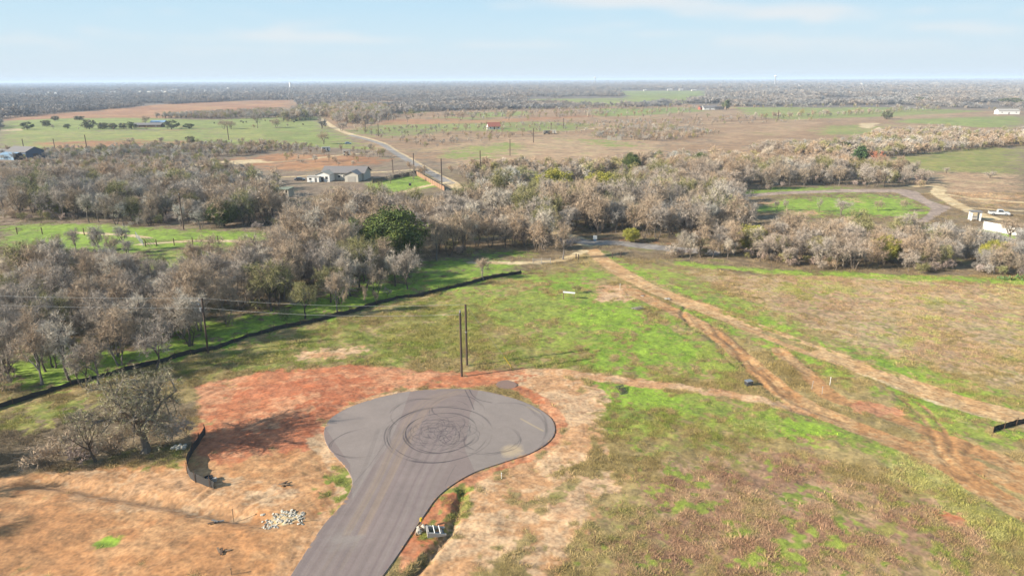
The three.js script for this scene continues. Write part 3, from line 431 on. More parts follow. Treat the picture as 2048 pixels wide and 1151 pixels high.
// a bare or thinly leaved tree: stems, limbs reaching through a domed crown, branches, branchlets, twigs; returns { trunk, crown }
function treeGeo(seed, o) {
  const rng = rngOf(seed), T = new Mesher(), C = new Mesher(), { H, R, cb } = o, tone = (a, j = .25) => { const k = 1 + (rng() - .5) * 2 * j; return [a[0] * k, a[1] * k, a[2] * k]; };
  const bark = alb(...(o.bark ?? [124, 112, 100]), .5), twig = alb(...(o.twig ?? [150, 134, 122]), .95), half = (H - cb) / 2, mid = cb + half * .86;
  const inside = (p, m = 1) => { const q = Math.hypot(p.x / R, (p.y - mid) / (half * 1.1), p.z / R); if (q > m) { p.x *= m / q; p.z *= m / q; p.y = mid + (p.y - mid) * m / q; } if (p.y < cb * .8) p.y = cb * .8 + rng() * .3; return p; };
  const lump = rng() * 6.3, stems = o.stems ?? 1, tips = [];
  for (let s = 0; s < stems; s++) {
    const sa = s / stems * 6.283 + rng(), sp = stems > 1 ? R * .28 : R * .06, top = new THREE.Vector3(Math.cos(sa) * sp + (o.lean ?? 0) * H, cb + half * (.15 + rng() * .3), Math.sin(sa) * sp), base = new THREE.Vector3(Math.cos(sa) * o.r * .9 * (stems > 1), -.2, Math.sin(sa) * o.r * .9 * (stems > 1));
    const tr = curve(base, top, rng, .12, 5), r = o.r / Math.sqrt(stems); T.tube(tr, tr.map((_, i) => r * (i ? 1 - i * .11 : 1.35)), o.sides ?? 6, tone(bark, .12));
    const nl = Math.max(2, Math.round(o.limbs / stems));
    for (let l = 0; l < nl; l++) {
      const a = lump + (l + s * .5) / nl * 6.283 + (rng() - .5) * .9, e = (stems > 1 ? .35 : .12) + rng() * 1.15, f = .62 + rng() * .3, from = tr[3 + (l % 3)].clone();
      const to = inside(new THREE.Vector3(Math.cos(a) * Math.cos(e) * R * f + top.x * .6, mid + Math.sin(e) * half * f * 1.05 - half * .12, Math.sin(a) * Math.cos(e) * R * f + top.z * .6), .9);
      const lc = curve(from, to, rng, .16, 5, .05), lr = r * (.42 + rng() * .2); T.tube(lc, lc.map((_, i) => lr * (1 - i * .15)), Math.max(3, (o.sides ?? 6) - 2), tone(bark, .15));
      for (let b = 0; b < o.nb; b++) {
        const bt = .3 + .7 * (b + rng()) / o.nb, k = Math.min(4, Math.floor(bt * 5)), bp = lc[k].clone().lerp(lc[k + 1], bt * 5 - k);
        const out = bp.clone().sub(new THREE.Vector3(0, mid - half * .35, 0)).normalize().multiplyScalar(.5).add(rv(rng)).normalize(); const be = inside(bp.clone().addScaledVector(out, R * (.28 + rng() * .25)), 1);
        const bc = curve(bp, be, rng, .18, 3, .04); C.tube(bc, bc.map((_, i) => lr * .34 * (1 - i * .25)), 3, tone(bark, .2));
        for (let t = 0; t < o.nt; t++) {
          const q = .2 + .8 * (t + rng()) / o.nt, kk = Math.min(2, Math.floor(q * 3)), tp = bc[kk].clone().lerp(bc[kk + 1], q * 3 - kk), dir = tp.clone().sub(new THREE.Vector3(0, mid - half * .5, 0)).normalize().multiplyScalar(.7).add(rv(rng)).normalize(), te = tp.clone().addScaledVector(dir, R * (.13 + rng() * .14));
          if (o.lets) { const w = o.tw * 1.6, sd = rv(rng).cross(dir).normalize().multiplyScalar(w / 2); C.tri(tp.clone().add(sd), tp.clone().sub(sd), te, tone(bark, .2)); }
          tips.push([tp, te, dir]);
        }
      }
    }
  }
  for (const [a, b, dir] of tips) for (let k = 0; k < o.nw; k++) {
    const p = a.clone().lerp(b, rng()), d = dir.clone().multiplyScalar(.7).add(rv(rng)).add(new THREE.Vector3(0, .25, 0)).normalize(), L = o.tl * (.5 + rng()), sd = rv(rng).cross(d).normalize().multiplyScalar(o.tw * (.6 + .8 * rng()) / 2);
    const e = p.clone().addScaledVector(d, L);
    C.tri(p.clone().add(sd), p.clone().sub(sd), e, tone(twig, .3));
  }
  if (o.leaf) for (const [a, b] of tips) for (let k = 0; k < o.leaf.n; k++) {
    if (o.leaf.gap && fbm(b.x * .5 + seed, b.z * .5 + b.y * .4) < o.leaf.gap) continue;
    const p = a.clone().lerp(b, .3 + rng()).addScaledVector(rv(rng), o.leaf.s * 1.6), u = rv(rng).multiplyScalar(o.leaf.s * (.6 + rng() * .8)), w = rv(rng).cross(u).normalize().multiplyScalar(o.leaf.s * .35), c = tone(alb(...o.leaf.c[Math.floor(rng() * o.leaf.c.length)], .5), .3);
    C.tri(p.clone().sub(u).add(w), p.clone().sub(w), p.clone().add(u), c);
  }
  return { trunk: T.geo(), crown: C.geo(), H, R };
}
// an evergreen: trunk and limbs inside many uneven leaf clumps
function leafyGeo(seed, o) {
  const rng = rngOf(seed), T = new Mesher(), C = new Mesher(), { H, R, cb } = o, half = (H - cb) / 2, mid = cb + half, bark = alb(92, 80, 68, .5);
  const tr = curve(new THREE.Vector3(0, -.2, 0), new THREE.Vector3((rng() - .5) * R * .3, mid, 0), rng, .1, 4); T.tube(tr, tr.map((_, i) => o.r * (i ? 1 - i * .14 : 1.3)), 6, bark);
  for (let k = 0; k < o.clumps; k++) {
    const d = rv(rng), f = .45 + .55 * Math.pow(rng(), .5), bump = .78 + .4 * fbm(d.x * 1.7 + seed, d.z * 1.7 + d.y), y = mid + d.y * half * f * bump; if (y < cb * .7) continue;
    const w = Math.sqrt(Math.max(0.1, 1 - Math.pow(Math.max(0, (y - mid) / half), 2) * .5)) * (o.cone ? clamp(1.25 - (y - cb) / (H - cb)) : 1), c = new THREE.Vector3(d.x * R * f * bump * w, y, d.z * R * f * bump * w), cr = o.cr * (.6 + .8 * rng());
    if (k % 4 === 0) T.tube([tr[2 + (k % 3)].clone(), c.clone().multiplyScalar(.6).add(new THREE.Vector3(0, mid * .36, 0)), c], [o.r * .35, o.r * .2, .03], 3, bark);
    const base = alb(...o.leaf[Math.floor(rng() * o.leaf.length)], .62), ck = .75 + .5 * rng();
    for (let i = 0; i < o.n; i++) { const p = c.clone().addScaledVector(rv(rng), cr * Math.pow(rng(), .45)), u = rv(rng).multiplyScalar(o.s * (.6 + .8 * rng())), v = rv(rng).cross(u).normalize().multiplyScalar(o.s * .45), t = ck * (.7 + .6 * rng()); p.y -= 0; C.tri(p.clone().sub(u).add(v), p.clone().sub(u).sub(v), p.clone().add(u), [base[0] * t, base[1] * t, base[2] * t]); }
  }
  return { trunk: T.geo(), crown: C.geo(), H, R };
}
const GREY = [158, 147, 134], WARM = [162, 143, 120], PALE = [182, 172, 156], OLV = [142, 136, 92], PINK = [164, 146, 134];
const HI = [], MID = [], LOW = [], SHRUB = [];
const TW = [GREY, WARM, GREY, PALE, WARM, OLV, GREY, WARM];
for (let i = 0; i < 8; i++) HI.push(treeGeo(100 + i, { H: 7.2, R: [3.3, 2.6, 3.7, 2.2, 3.0, 3.4, 2.8, 3.6][i], cb: [2.0, 2.6, 1.7, 2.9, 1.6, 2.2, 2.4, 1.2][i], r: .17, stems: [1, 1, 3, 1, 2, 1, 2, 4][i], limbs: [7, 6, 8, 6, 8, 7, 7, 9][i], nb: 7, nt: 6, nw: 12, tw: .028, tl: .7, lets: true, bark: i % 3 === 1 ? [150, 142, 134] : [112, 100, 90], twig: TW[i], leaf: i === 5 ? { n: 3, s: .16, c: [[120, 118, 52], [104, 110, 48]], gap: .45 } : null }));
for (let i = 0; i < 8; i++) MID.push(treeGeo(200 + i, { H: 7, R: [3.4, 2.7, 3.8, 2.4, 3.1, 3.4, 2.9, 3.6][i], cb: [1.9, 2.4, 1.5, 2.6, 1.5, 1.8, 2.2, 1.1][i], r: .17, stems: [1, 1, 3, 1, 2, 2, 2, 4][i], limbs: 7, nb: 6, nt: 5, nw: 9, tw: .042, tl: .8, lets: true, sides: 5, twig: TW[i], leaf: i === 5 ? { n: 4, s: .22, c: [[120, 118, 52], [104, 110, 48]], gap: .45 } : null }));
for (let i = 0; i < 6; i++) LOW.push(treeGeo(300 + i, { H: 7, R: [3.6, 3.0, 4.0, 2.8, 3.4, 3.8][i], cb: 1.3, r: .2, stems: 1 + (i % 3), limbs: 5, nb: 4, nt: 4, nw: 7, tw: .14, tl: 1.0, sides: 3, twig: TW[i] }));
for (let i = 0; i < 5; i++) SHRUB.push(treeGeo(400 + i, { H: 2.6, R: 1.7, cb: .15, r: .09, stems: 4, limbs: 8, nb: 4, nt: 3, nw: 8, tw: .055, tl: .5, sides: 3, twig: [PINK, GREY, WARM, OLV, PINK][i], leaf: i === 3 ? { n: 3, s: .14, c: [[126, 128, 56], [110, 116, 50]] } : null }));
// far trees seen over a kilometre away: crowns of broad sprays
const FAR = [0, 1, 2].map((i) => treeGeo(500 + i, { H: 7, R: 4.4, cb: .8, r: .3, stems: 1, limbs: 4, nb: 3, nt: 3, nw: 4, tw: .55, tl: 1.5, sides: 3, twig: [[140, 134, 128], [138, 130, 120], [124, 120, 116]][i] }));
const LIVE = [0, 1, 2].map((i) => leafyGeo(600 + i, { H: 9, R: 4.6, cb: 1.2, r: .35, clumps: 120, cr: 1.15, n: 110, s: .2, leaf: [[[92, 108, 40], [112, 124, 48], [80, 98, 38]], [[86, 104, 44], [104, 116, 50]], [[160, 156, 54], [172, 166, 68], [142, 142, 54]]][i] }));
const DARK = [0, 1].map((i) => leafyGeo(620 + i, { H: 7, R: 4, cb: .7, r: .3, clumps: 30, cr: 1.2, n: 44, s: .42, leaf: [[[90, 104, 60], [110, 120, 68], [124, 128, 84]], [[108, 112, 78], [126, 124, 88], [138, 130, 104]]][i] }));
const CEDAR = leafyGeo(640, { H: 7, R: 2.4, cb: .3, r: .2, clumps: 46, cr: .9, n: 40, s: .3, cone: true, leaf: [[70, 96, 50], [84, 108, 56], [64, 88, 46]] });
const whole = (t) => { const g = mergeGeometries([t.trunk, t.crown]); return g; };

const trunkParts = (t, mt = barkMat) => { const g = new THREE.Group(); part('trunk', t.trunk, barkMat, g); part('crown', t.crown, mt, g); return g; };
const protoOf = new Map();
function plantTree(name, t, label, category, [x, z], s, turn, group, sy = s, kindMat) {
  if (!protoOf.has(t)) protoOf.set(t, trunkParts(t, kindMat ?? barkMat));
  const o = protoOf.get(t).clone(); o.name = numbered(name); tag(o, label, category, group); o.position.set(x, gh(x, z), z); o.rotation.y = turn; o.scale.set(s, sy, s); scene.add(o); return o;
}
// scatter: jittered grid over an outline; each tree { x, z, s, v }
const rs = rngOf(77);
function scatter(px, space, fn, avoid) {
  const poly = worldLine(px), b = [1e9, 1e9, -1e9, -1e9]; for (const [x, z] of poly) { b[0] = Math.min(b[0], x); b[1] = Math.min(b[1], z); b[2] = Math.max(b[2], x); b[3] = Math.max(b[3], z); }
  for (let z = b[1]; z < b[3]; z += space) for (let x = b[0]; x < b[2]; x += space) { const X = x + (rs() - .5) * space * 1.3, Y = z + (rs() - .5) * space * 1.3; if (inPoly(poly, X, Y) && !(avoid && avoid(X, Y))) fn(X, Y); }
}
const bare = [], shrubs = [], bulk = { LOW: [], FAR: [] };
const nearRoad = (x, z) => { const r = -z > 340 ? 7 : 3; return ownAt(x, z) || ownAt(x + r, z) || ownAt(x - r, z) || ownAt(x, z + r) || ownAt(x, z - r); };
const noTree = (green) => (x, z) => { const k = kindAt(x, z); return ownAt(x, z) > 0 || k === 'gravel' || k === 'drive' || k === 'pale' || ((k === 'lush' || k === 'green') && rs() > green); };
const WOODS = [   // [name of the wood in labels, outline, spacing, size, thinning, share kept on green grass]
  ['in the thicket behind the silt fence', [0, 570, 80, 560, 300, 566, 420, 548, 560, 520, 690, 520, 800, 545, 830, 560, 800, 582, 700, 612, 626, 634, 487, 671, 361, 704, 250, 734, 104, 770, -40, 806], 4.5, 1.2, .08, .85],
  ['in the scrub left of the lane fence', [0, 520, 110, 500, 250, 500, 290, 540, 300, 560, 80, 566, 0, 575], 5.4, .78, .25, .5],
  ['in the wood below the pale house', [0, 440, 0, 380, 200, 374, 400, 386, 540, 412, 600, 436, 560, 456, 420, 462, 300, 456, 160, 444], 4.8, 1.25, .1, .3],
  ['in the wood left of the gravel road', [560, 488, 640, 452, 740, 434, 880, 426, 960, 406, 1080, 414, 1160, 416, 1172, 470, 1130, 506, 1050, 508, 940, 512, 830, 536, 700, 520, 600, 500], 4.9, 1.3, .1, .25],
  ['in the wood behind the gravel road', [1176, 470, 1166, 412, 1240, 390, 1330, 360, 1460, 362, 1470, 376, 1474, 440, 1500, 470, 1420, 494, 1330, 482, 1240, 474], 4.9, 1.3, .08, .2],
  ['in the wood above the curved drive', [1240, 366, 1330, 345, 1420, 334, 1560, 330, 1700, 336, 1780, 348, 1850, 364, 1850, 376, 1700, 374, 1560, 378, 1470, 384, 1440, 366], 4.8, 1.12, .1, .2],
  ['in the belt below the green lawn', [1330, 514, 1430, 500, 1500, 490, 1640, 484, 1820, 484, 1860, 492, 1960, 504, 2110, 508, 2110, 560, 1960, 552, 1800, 546, 1600, 538, 1440, 526], 4.0, 1.02, .06, .3],
];
for (const [where, px, space, size, thin, green] of WOODS) scatter(px, space, (x, z) => { if (rs() < thin) return; bare.push({ x, z, s: size * (.72 + .5 * rs()) * (.85 + .3 * vn(x / 25, z / 25)), v: Math.floor(rs() * 8), where }); }, noTree(green));
// undergrowth
for (const [, px, space] of WOODS) scatter(px, space * .72, (x, z) => { if (fbm(x / 9, z / 9 + 300) > .55) shrubs.push([x, z, .5 + .7 * rs()]); }, noTree(.15));
// low grey brush in the middle distance
for (const [px, sp, sz, q] of [
  [[0, 356, 0, 312, 60, 318, 260, 300, 440, 296, 520, 290, 540, 304, 440, 318, 380, 330, 300, 346, 200, 352], 4.2, .55, .42], [[80, 312, 90, 305, 300, 298, 520, 288, 600, 300, 520, 308, 300, 312], 5, .55, .4],
  [[0, 380, 0, 352, 200, 350, 260, 350, 330, 342, 420, 336, 480, 342, 560, 372, 560, 400, 400, 386, 200, 374], 4.4, .75, .3], [[700, 300, 780, 296, 850, 330, 900, 362, 960, 372, 900, 384, 860, 366, 800, 330], 5, .6, .45],
  [[900, 356, 960, 340, 1080, 344, 1240, 334, 1340, 324, 1500, 320, 1560, 330, 1330, 345, 1240, 356, 1160, 364, 1080, 366, 960, 392, 900, 385], 4.4, .85, .25], [[1180, 275, 1240, 250, 1330, 254, 1440, 268, 1380, 280, 1300, 284], 6, .6, .4],
  [[1560, 312, 1700, 290, 1760, 270, 1900, 266, 2047, 270, 2110, 290, 2047, 292, 1900, 303, 1780, 316, 1700, 322], 5, .8, .2], [[1480, 300, 1560, 292, 1660, 296, 1700, 316, 1560, 312], 5, .7, .4],
  [[880, 286, 1000, 274, 1060, 272, 1000, 282, 900, 290], 7, .5, .55], [[700, 262, 900, 250, 1180, 244, 1400, 240, 1400, 250, 1200, 262, 960, 278, 900, 300, 800, 292], 10, .45, .5], [[560, 300, 700, 300, 760, 318, 740, 336, 560, 330], 8, .5, .55], [[900, 225, 1180, 215, 1400, 218, 1380, 232, 1000, 240, 780, 236], 16, .7, .55], [[120, 300, 500, 284, 640, 292, 620, 300, 300, 306], 7, .5, .5], [[1190, 246, 1400, 236, 1500, 240, 1400, 250, 1220, 254], 12, .5, .6],
  [[300, 236, 460, 228, 560, 222, 580, 234, 500, 238, 400, 238], 6, .9, .25], [[560, 244, 600, 222, 700, 214, 790, 222, 780, 236, 700, 250, 640, 238], 7, 1.3, .25], [[690, 262, 730, 240, 800, 236, 780, 250], 12, 1, .5],
]) scatter(px, sp * .8, (x, z) => { if (rs() < q || fbm(x / 30, z / 30) < .33) return; const s = sz * (.7 + .6 * rs()); bulk.LOW.push([x, z, s, rs()]); }, (x, z) => nearRoad(x, z));
// hedgerows along roads and field edges: dotted lines
for (const [px, gap, sz, sprd] of [
  [[1440, 243, 1560, 236, 1640, 233, 1760, 226, 1880, 219], 5, .9, 6], [[1570, 304, 1700, 304, 1800, 301, 1900, 293, 2040, 286], 3.5, .9, 4], [[1640, 300, 1760, 300, 1900, 286, 2047, 278], 4, .9, 12], [[640, 234, 700, 260, 760, 280, 800, 300, 860, 332, 890, 354], 6, .6, 9], [[660, 250, 740, 284, 800, 316, 850, 346], 5, .6, 6],
  [[940, 282, 1100, 270, 1200, 262, 1300, 255, 1440, 249, 1640, 241], 9, .5, 5], [[0, 303, 120, 302, 300, 300, 500, 292], 8, .5, 10], [[1520, 216, 1800, 216, 1990, 214], 12, .9, 20], [[1420, 212, 1520, 216, 1760, 214, 2000, 220], 14, .8, 10], [[1040, 214, 1200, 210, 1400, 216], 12, .9, 20], [[780, 236, 900, 238, 1000, 240, 1050, 240], 40, 1.2, 14], [[0, 256, 200, 259, 500, 256, 640, 250], 34, .45, 4], [[1180, 236, 1380, 234, 1500, 236], 16, .8, 8],
]) { const p = worldLine(px, false, gap); for (const [x, z] of p) if (rs() < .8) { const X = x + (rs() - .5) * sprd, Y = z + (rs() - .5) * sprd; if (!nearRoad(X, Y)) bulk.LOW.push([X, Y, sz * (.6 + .7 * rs()), rs()]); } }
// the endless grey woods of the plain, fields left open
const OPEN = [[0, 237, 160, 223, 330, 209, 480, 202, 585, 200, 600, 214, 640, 238, 650, 300, 0, 300], [1240, 180, 1412, 180, 1414, 198, 1330, 206, 1250, 200], [1050, 197, 1240, 195, 1410, 204, 1240, 213, 1060, 209], [1480, 213, 1790, 209, 2110, 224, 2110, 300, 1400, 300, 1180, 236, 1190, 216, 1400, 212], [620, 236, 780, 228, 900, 222, 1180, 216, 1480, 216, 1480, 290, 900, 300, 700, 300], [1620, 206, 1660, 196, 1740, 196, 1700, 206]].map((p) => worldLine(p));
OPEN.push(worldLine([30, 187, 200, 184, 350, 179, 505, 176, 520, 189, 300, 195, 30, 198]));
const TOWN = OPEN.pop(), isOpen = (x, z) => OPEN.some((p) => inPoly(p, x, z)) || (inPoly(TOWN, x, z) && rs() < .8);
for (let z = -640; z > -5200; z -= (z > -1500 ? 6.5 : z > -2600 ? 10 : 17)) {
  const sp = z > -1500 ? 6.5 : z > -2600 ? 10 : 17, hw = -z * .80 + 30;
  for (let x = -hw; x < hw; x += sp) {
    const X = x + (rs() - .5) * sp * 1.4, Y = z + (rs() - .5) * sp * 1.4, d = fbm(X / 260 + 30, Y / 190 + 12);
    if (d < .40 + (Y > -1600 ? .03 : 0) || isOpen(X, Y)) continue;
    bulk.FAR.push([X, Y, (sp > 10 ? 1.5 : sp > 7 ? 1.15 : .95) * (.6 + .7 * rs()) * (.75 + .6 * vn(X / 60, Y / 60)), rs()]);
  }
}
for (let z = -5200; z > -16000; z -= z > -9000 ? 55 : 110) { const hw = -z * .8, sp = z > -9000 ? 60 : 120; for (let x = -hw; x < hw; x += sp) { const X = x + (rs() - .5) * sp * 1.5, Y = z + (rs() - .5) * sp * 1.5; if (fbm(X / 900 + 3, Y / 700) > .4) bulk.FAR.push([X, Y, (z > -9000 ? 2.4 : 3.6) * (.6 + .7 * rs()), rs()]); } }

function flock(name, geo, list, tintOf, parent, label, m = barkMat) {
  const im = new THREE.InstancedMesh(geo, m, list.length), M = new THREE.Matrix4(), q = new THREE.Quaternion(), Y = new THREE.Vector3(0, 1, 0), c = new THREE.Color();
  list.forEach(([x, z, s, t, sy], i) => { im.setMatrixAt(i, M.compose(new THREE.Vector3(x, gh(x, z), z), q.setFromAxisAngle(Y, (t ?? 0) * 61 + i * 2.4), new THREE.Vector3(s, s * (sy ?? (.85 + .3 * ((i * .618) % 1))), s))); im.setColorAt(i, tintOf(c, i, x, z)); });
  im.name = parent === scene ? numbered(name) : name; im.castShadow = im.receiveShadow = true; tag(im, parent === scene ? label : null, null, null, 'stuff'); parent.add(im); return im;
}
const tint = (c, i, x, z) => { const a = z < -640 ? .16 : .4, k = 1 - a / 2 + a * ((i * .7548) % 1), w = (vn(x / 40 + 9, z / 40) - .5) * .22; return c.setRGB(k * (1 + w), k, k * (1 - w)); };
const NEAR_TREES = 260;
// the 300 bare trees that show largest stand as trees of their own, the rest are woodland
{
  const seen = (t) => { const [px, py, d] = pixelOf(t.x, 0, t.z); return px > -80 && px < 2130 ? t.s / d : 0; };
  bare.sort((a, b) => seen(b) - seen(a));
  const near = bare.slice(0, NEAR_TREES), rest = bare.slice(NEAR_TREES);
  const LOOK = ['grey domed', 'tall grey', 'many-stemmed grey', 'slender pale', 'twin-stemmed brown', 'olive-tinged', 'narrow grey', 'low brown'], ORD = ['leftmost', 'second', 'third', 'fourth', 'fifth', 'sixth', 'seventh', 'eighth', 'ninth', 'tenth', 'eleventh', 'twelfth', 'thirteenth', 'fourteenth', 'fifteenth', 'sixteenth', 'seventeenth', 'eighteenth', 'nineteenth', 'twentieth', 'twenty-first', 'twenty-second', 'twenty-third', 'twenty-fourth'], sets = new Map();
  for (const t of near) { const k = t.v + t.where; if (!sets.has(k)) sets.set(k, []); sets.get(k).push(t); t.px = pixelOf(t.x, 0, t.z)[0]; }
  for (const list of sets.values()) list.sort((a, b) => a.px - b.px).forEach((t, i) => {
    const g = (Math.hypot(t.x, t.z) < 165 ? HI : MID)[t.v], one = list.length === 1;
    plantTree('bare_tree', g, one ? `only ${LOOK[t.v]} leafless tree ${t.where}` : i ? `${ORD[i] ?? 'rightmost'} ${LOOK[t.v]} leafless tree from the left ${t.where}` : `leftmost ${LOOK[t.v]} leafless tree ${t.where}`, 'tree', [t.x, t.z], t.s, rs() * 6.28, `leafless trees ${t.where}`, t.s * (.9 + .25 * rs()));
  });
  const wood = new THREE.Group(); wood.name = 'woodland'; tag(wood, 'leafless grey brown woods and brush covering the plain', null, null, 'stuff'); scene.add(wood);
  MID.forEach((g, v) => { const l = rest.filter((t) => t.v === v).map((t) => [t.x, t.z, t.s, rs()]); if (l.length) flock('tree_stand', whole(g), l, tint, wood); });
  LOW.forEach((g, v) => { const l = bulk.LOW.filter((t, i) => i % LOW.length === v); if (l.length) flock('brush_stand', whole(g), l, tint, wood); });
  FAR.forEach((g, v) => { const l = bulk.FAR.filter((t, i) => i % FAR.length === v); if (l.length) flock('distant_trees', whole(g), l, tint, wood); });
  const under = new THREE.Group(); under.name = 'undergrowth'; tag(under, 'low leafless scrub under the trees', null, null, 'stuff'); scene.add(under);
  SHRUB.forEach((g, v) => { const l = shrubs.filter((t, i) => i % SHRUB.length === v); if (l.length) flock('scrub', whole(g), l, tint, under); });
  console.log('trees', bare.length, 'bulk', bulk.LOW.length, bulk.FAR.length, 'shrubs', shrubs.length, 'tris', HI.map((g) => (g.trunk.attributes.position.count + g.crown.attributes.position.count) / 3).join(' '));
}
// ------------------------------------------------------------------ grass and weeds on the near fields
{
  const tuft = (seed, n, h, w, spread, droop) => { const r = rngOf(seed), M = new Mesher(); for (let i = 0; i < n; i++) { const a = r() * 6.283, d = Math.sqrt(r()) * spread, b = new THREE.Vector3(Math.cos(a) * d, -.05, Math.sin(a) * d), L = h * (.55 + .7 * r()), e = b.clone().add(new THREE.Vector3((r() - .5) * droop + Math.cos(a) * droop * .5, L, (r() - .5) * droop + Math.sin(a) * droop * .5)), s = new THREE.Vector3(r() - .5, 0, r() - .5).normalize().multiplyScalar(w / 2), k = .7 + .6 * r(); M.tri(b.clone().add(s), b.clone().sub(s), e, [k, k, k]); } return M.geo(); };
  const G = { dry_weeds: tuft(1, 18, .26, .045, .34, .42), green_grass: tuft(2, 14, .11, .055, .32, .2), straw_grass: tuft(3, 18, .26, .045, .32, .4) }, L = { dry_weeds: [], green_grass: [], straw_grass: [] }, cols = { dry_weeds: [], green_grass: [], straw_grass: [] };
  const type = { dry: 'dry_weeds', pink: 'dry_weeds', weeds: 'dry_weeds', olive: 'dry_weeds', green: 'green_grass', lush: 'green_grass', straw: 'straw_grass', litter: 'dry_weeds', brush: 'dry_weeds' };
  const rg = rngOf(9), onRoadAt = (x, z) => { const i = Math.floor((x - A.x0) / HA.res), j = Math.floor((z - A.z0) / HA.res); return i >= 0 && j >= 0 && i < HA.w && j < HA.h && onRoad[j * HA.w + i] > .05; };
  const sow = (z0, z1, sp, scale, keep) => { for (let z = z0; z > z1; z -= sp) { const hw = -z * .80 + 12; for (let x = -hw; x < hw; x += sp) {
    const X = x + (rg() - .5) * sp * 1.5, Y = z + (rg() - .5) * sp * 1.5, [p, i] = patchAt(X, Y); if (!p || i >= p.w * p.h) continue; const k = type[KINDS[p.kind[i]]]; if (!k || p.own[i] || onRoadAt(X, Y)) continue;
    const q = fbm(X / 2.2, Y / 2.2 + 40) * .6 + fbm(X / 9, Y / 9 + 140) * .4; if (rg() > keep * (k === 'green_grass' ? .7 : 1) * sstep(.36, .58, q) * 1.3) continue;
    L[k].push([X, Y, (KINDS[p.kind[i]] === 'pink' ? .75 : 1) * scale * (.25 + 1.2 * q) * (.55 + .9 * rg() * rg() + .2), rg(), 1]); const v = 1.55 * (.65 + .7 * rg()); cols[k].push([p.col[i * 3] * v, p.col[i * 3 + 1] * v, p.col[i * 3 + 2] * v]);
  } } };
  sow(-48, -95, .27, .95, .85); sow(-95, -150, .4, 1.2, .85); sow(-150, -260, .8, 1.6, .85);
  const names = { dry_weeds: 'dry brown weeds covering the fields', green_grass: 'short bright green winter grass in patches', straw_grass: 'pale straw grass in clumps' };
  for (const k of Object.keys(G)) flock(k, G[k], L[k], (c, i) => c.setRGB(...cols[k][i]), scene, names[k], leafMat);
  console.log('tufts', Object.values(L).map((l) => l.length).join(' '));
}
// ------------------------------------------------------------------ things
const G3 = (px, py) => { const p = P(px, py); return new THREE.Vector3(p.x, gh(p.x, p.z), p.z); };
function hAt(bx_, by_, ty) { const b = P(bx_, by_), D = Math.hypot(b.x, b.z); _d.set((bx_ - 1024) / FPX, -(ty - 575.5) / FPX, -1).applyQuaternion(camera.quaternion); return EYE + _d.y / Math.hypot(_d.x, _d.z) * D; }
const M = {
  pole: mat(colr(92, 74, 62)), oldpole: mat(colr(112, 92, 80)), metal: mat(colr(190, 192, 196), { metalness: .6, roughness: .45 }), cable: mat(colr(176, 178, 176), { roughness: .5 }), black: mat(colr(52, 50, 50)), fabric: mat(colr(58, 56, 55), { roughness: .8, side: THREE.DoubleSide }),
  white: mat(colr(244, 243, 238, .62)), plaster: mat(colr(226, 220, 206)), roofgrey: mat(colr(146, 140, 136), { roughness: .6 }), roofdark: mat(colr(106, 100, 98), { roughness: .7 }), stone: mat(colr(206, 196, 178)), concrete: mat(colr(196, 190, 180)), glass: mat(colr(48, 56, 66), { roughness: .12 }),
  blue: mat(colr(92, 112, 138), { roughness: .6 }), bluelight: mat(colr(150, 184, 212), { roughness: .45 }), orange: mat(colr(178, 140, 110)), wood: mat(colr(150, 122, 94)), grey: mat(colr(128, 126, 124)), yellow: mat(colr(236, 204, 40), { roughness: .5 }), rust: mat(colr(176, 106, 86)), tyre: mat(colr(40, 40, 42)), brown: mat(colr(110, 84, 62)),
  carwhite: new THREE.MeshPhysicalMaterial({ color: colr(236, 238, 240), roughness: .35, clearcoat: .8 }), cardark: new THREE.MeshPhysicalMaterial({ color: colr(74, 76, 84), roughness: .35, clearcoat: .8 }), pads: mat(colr(108, 134, 74)), rock: mat(colr(220, 212, 194)), redsign: mat(colr(178, 60, 50)), greenroof: mat(colr(140, 150, 130)),
};
// utility poles
const TOPS = {};
function utilityPole(key, bpx, bpy, tpy, label, o = {}) {
  const b = G3(bpx, bpy), H = o.h ?? hAt(bpx, bpy, tpy), r = o.r ?? .17, t = thing('utility_pole', label, 'utility pole', [b.x, b.y, b.z], o.turn ?? 0, o.group);
  const lean = o.lean ?? 0; part('pole', bar([0, -.3, 0], [lean, H, 0], r, 10), o.mat ?? M.pole, t);
  if (o.arm) { part('crossarm', bx(o.arm, .14, .12, lean, H - .5, .2), M.wood, t); for (const s of [-1, 0, 1]) part('insulator', cy(.06, .09, .28, lean + s * o.arm * .44, H - .3, .2, 8), M.metal, t); }
  if (o.cap) { part('insulator', cy(.1, .14, .35, lean, H + .17, 0, 8), M.metal, t); part('bracket', bx(.5, .12, .12, lean, H - .35, 0), M.metal, t); }
  if (o.gear) { part('transformer', cy(.2, .2, .6, lean - .34, H - 1.9, .05, 12), M.metal, t); part('bracket', bx(.8, .1, .1, lean - .2, H - .4, 0), M.metal, t); part('insulator', cy(.06, .1, .3, lean - .5, H - .2, 0, 8), M.metal, t); part('cutout', bx(.14, .4, .14, lean - .62, H - 1, .05, 0, .4), M.metal, t); }
  if (o.band) part('band', cy(r * 1.15, r * 1.15, .22, lean * .55, H * .56, 0, 10), M.metal, t);
  TOPS[key] = new THREE.Vector3(b.x + lean, b.y + H, b.z); return t;
}
utilityPole('a', 923.5, 752, 624, 'front one of two tall dark poles beside the turning circle, pale cap on top', { cap: true, r: .16 });
utilityPole('b', 934, 730.5, 608, 'rear one of two tall dark poles beside the turning circle, pale band halfway', { band: true, r: .16 });
utilityPole('c', 416, 708, 596, 'lone dark pole with transformer and wires rising at the black silt fence', { gear: true, lean: .25, r: .15 });
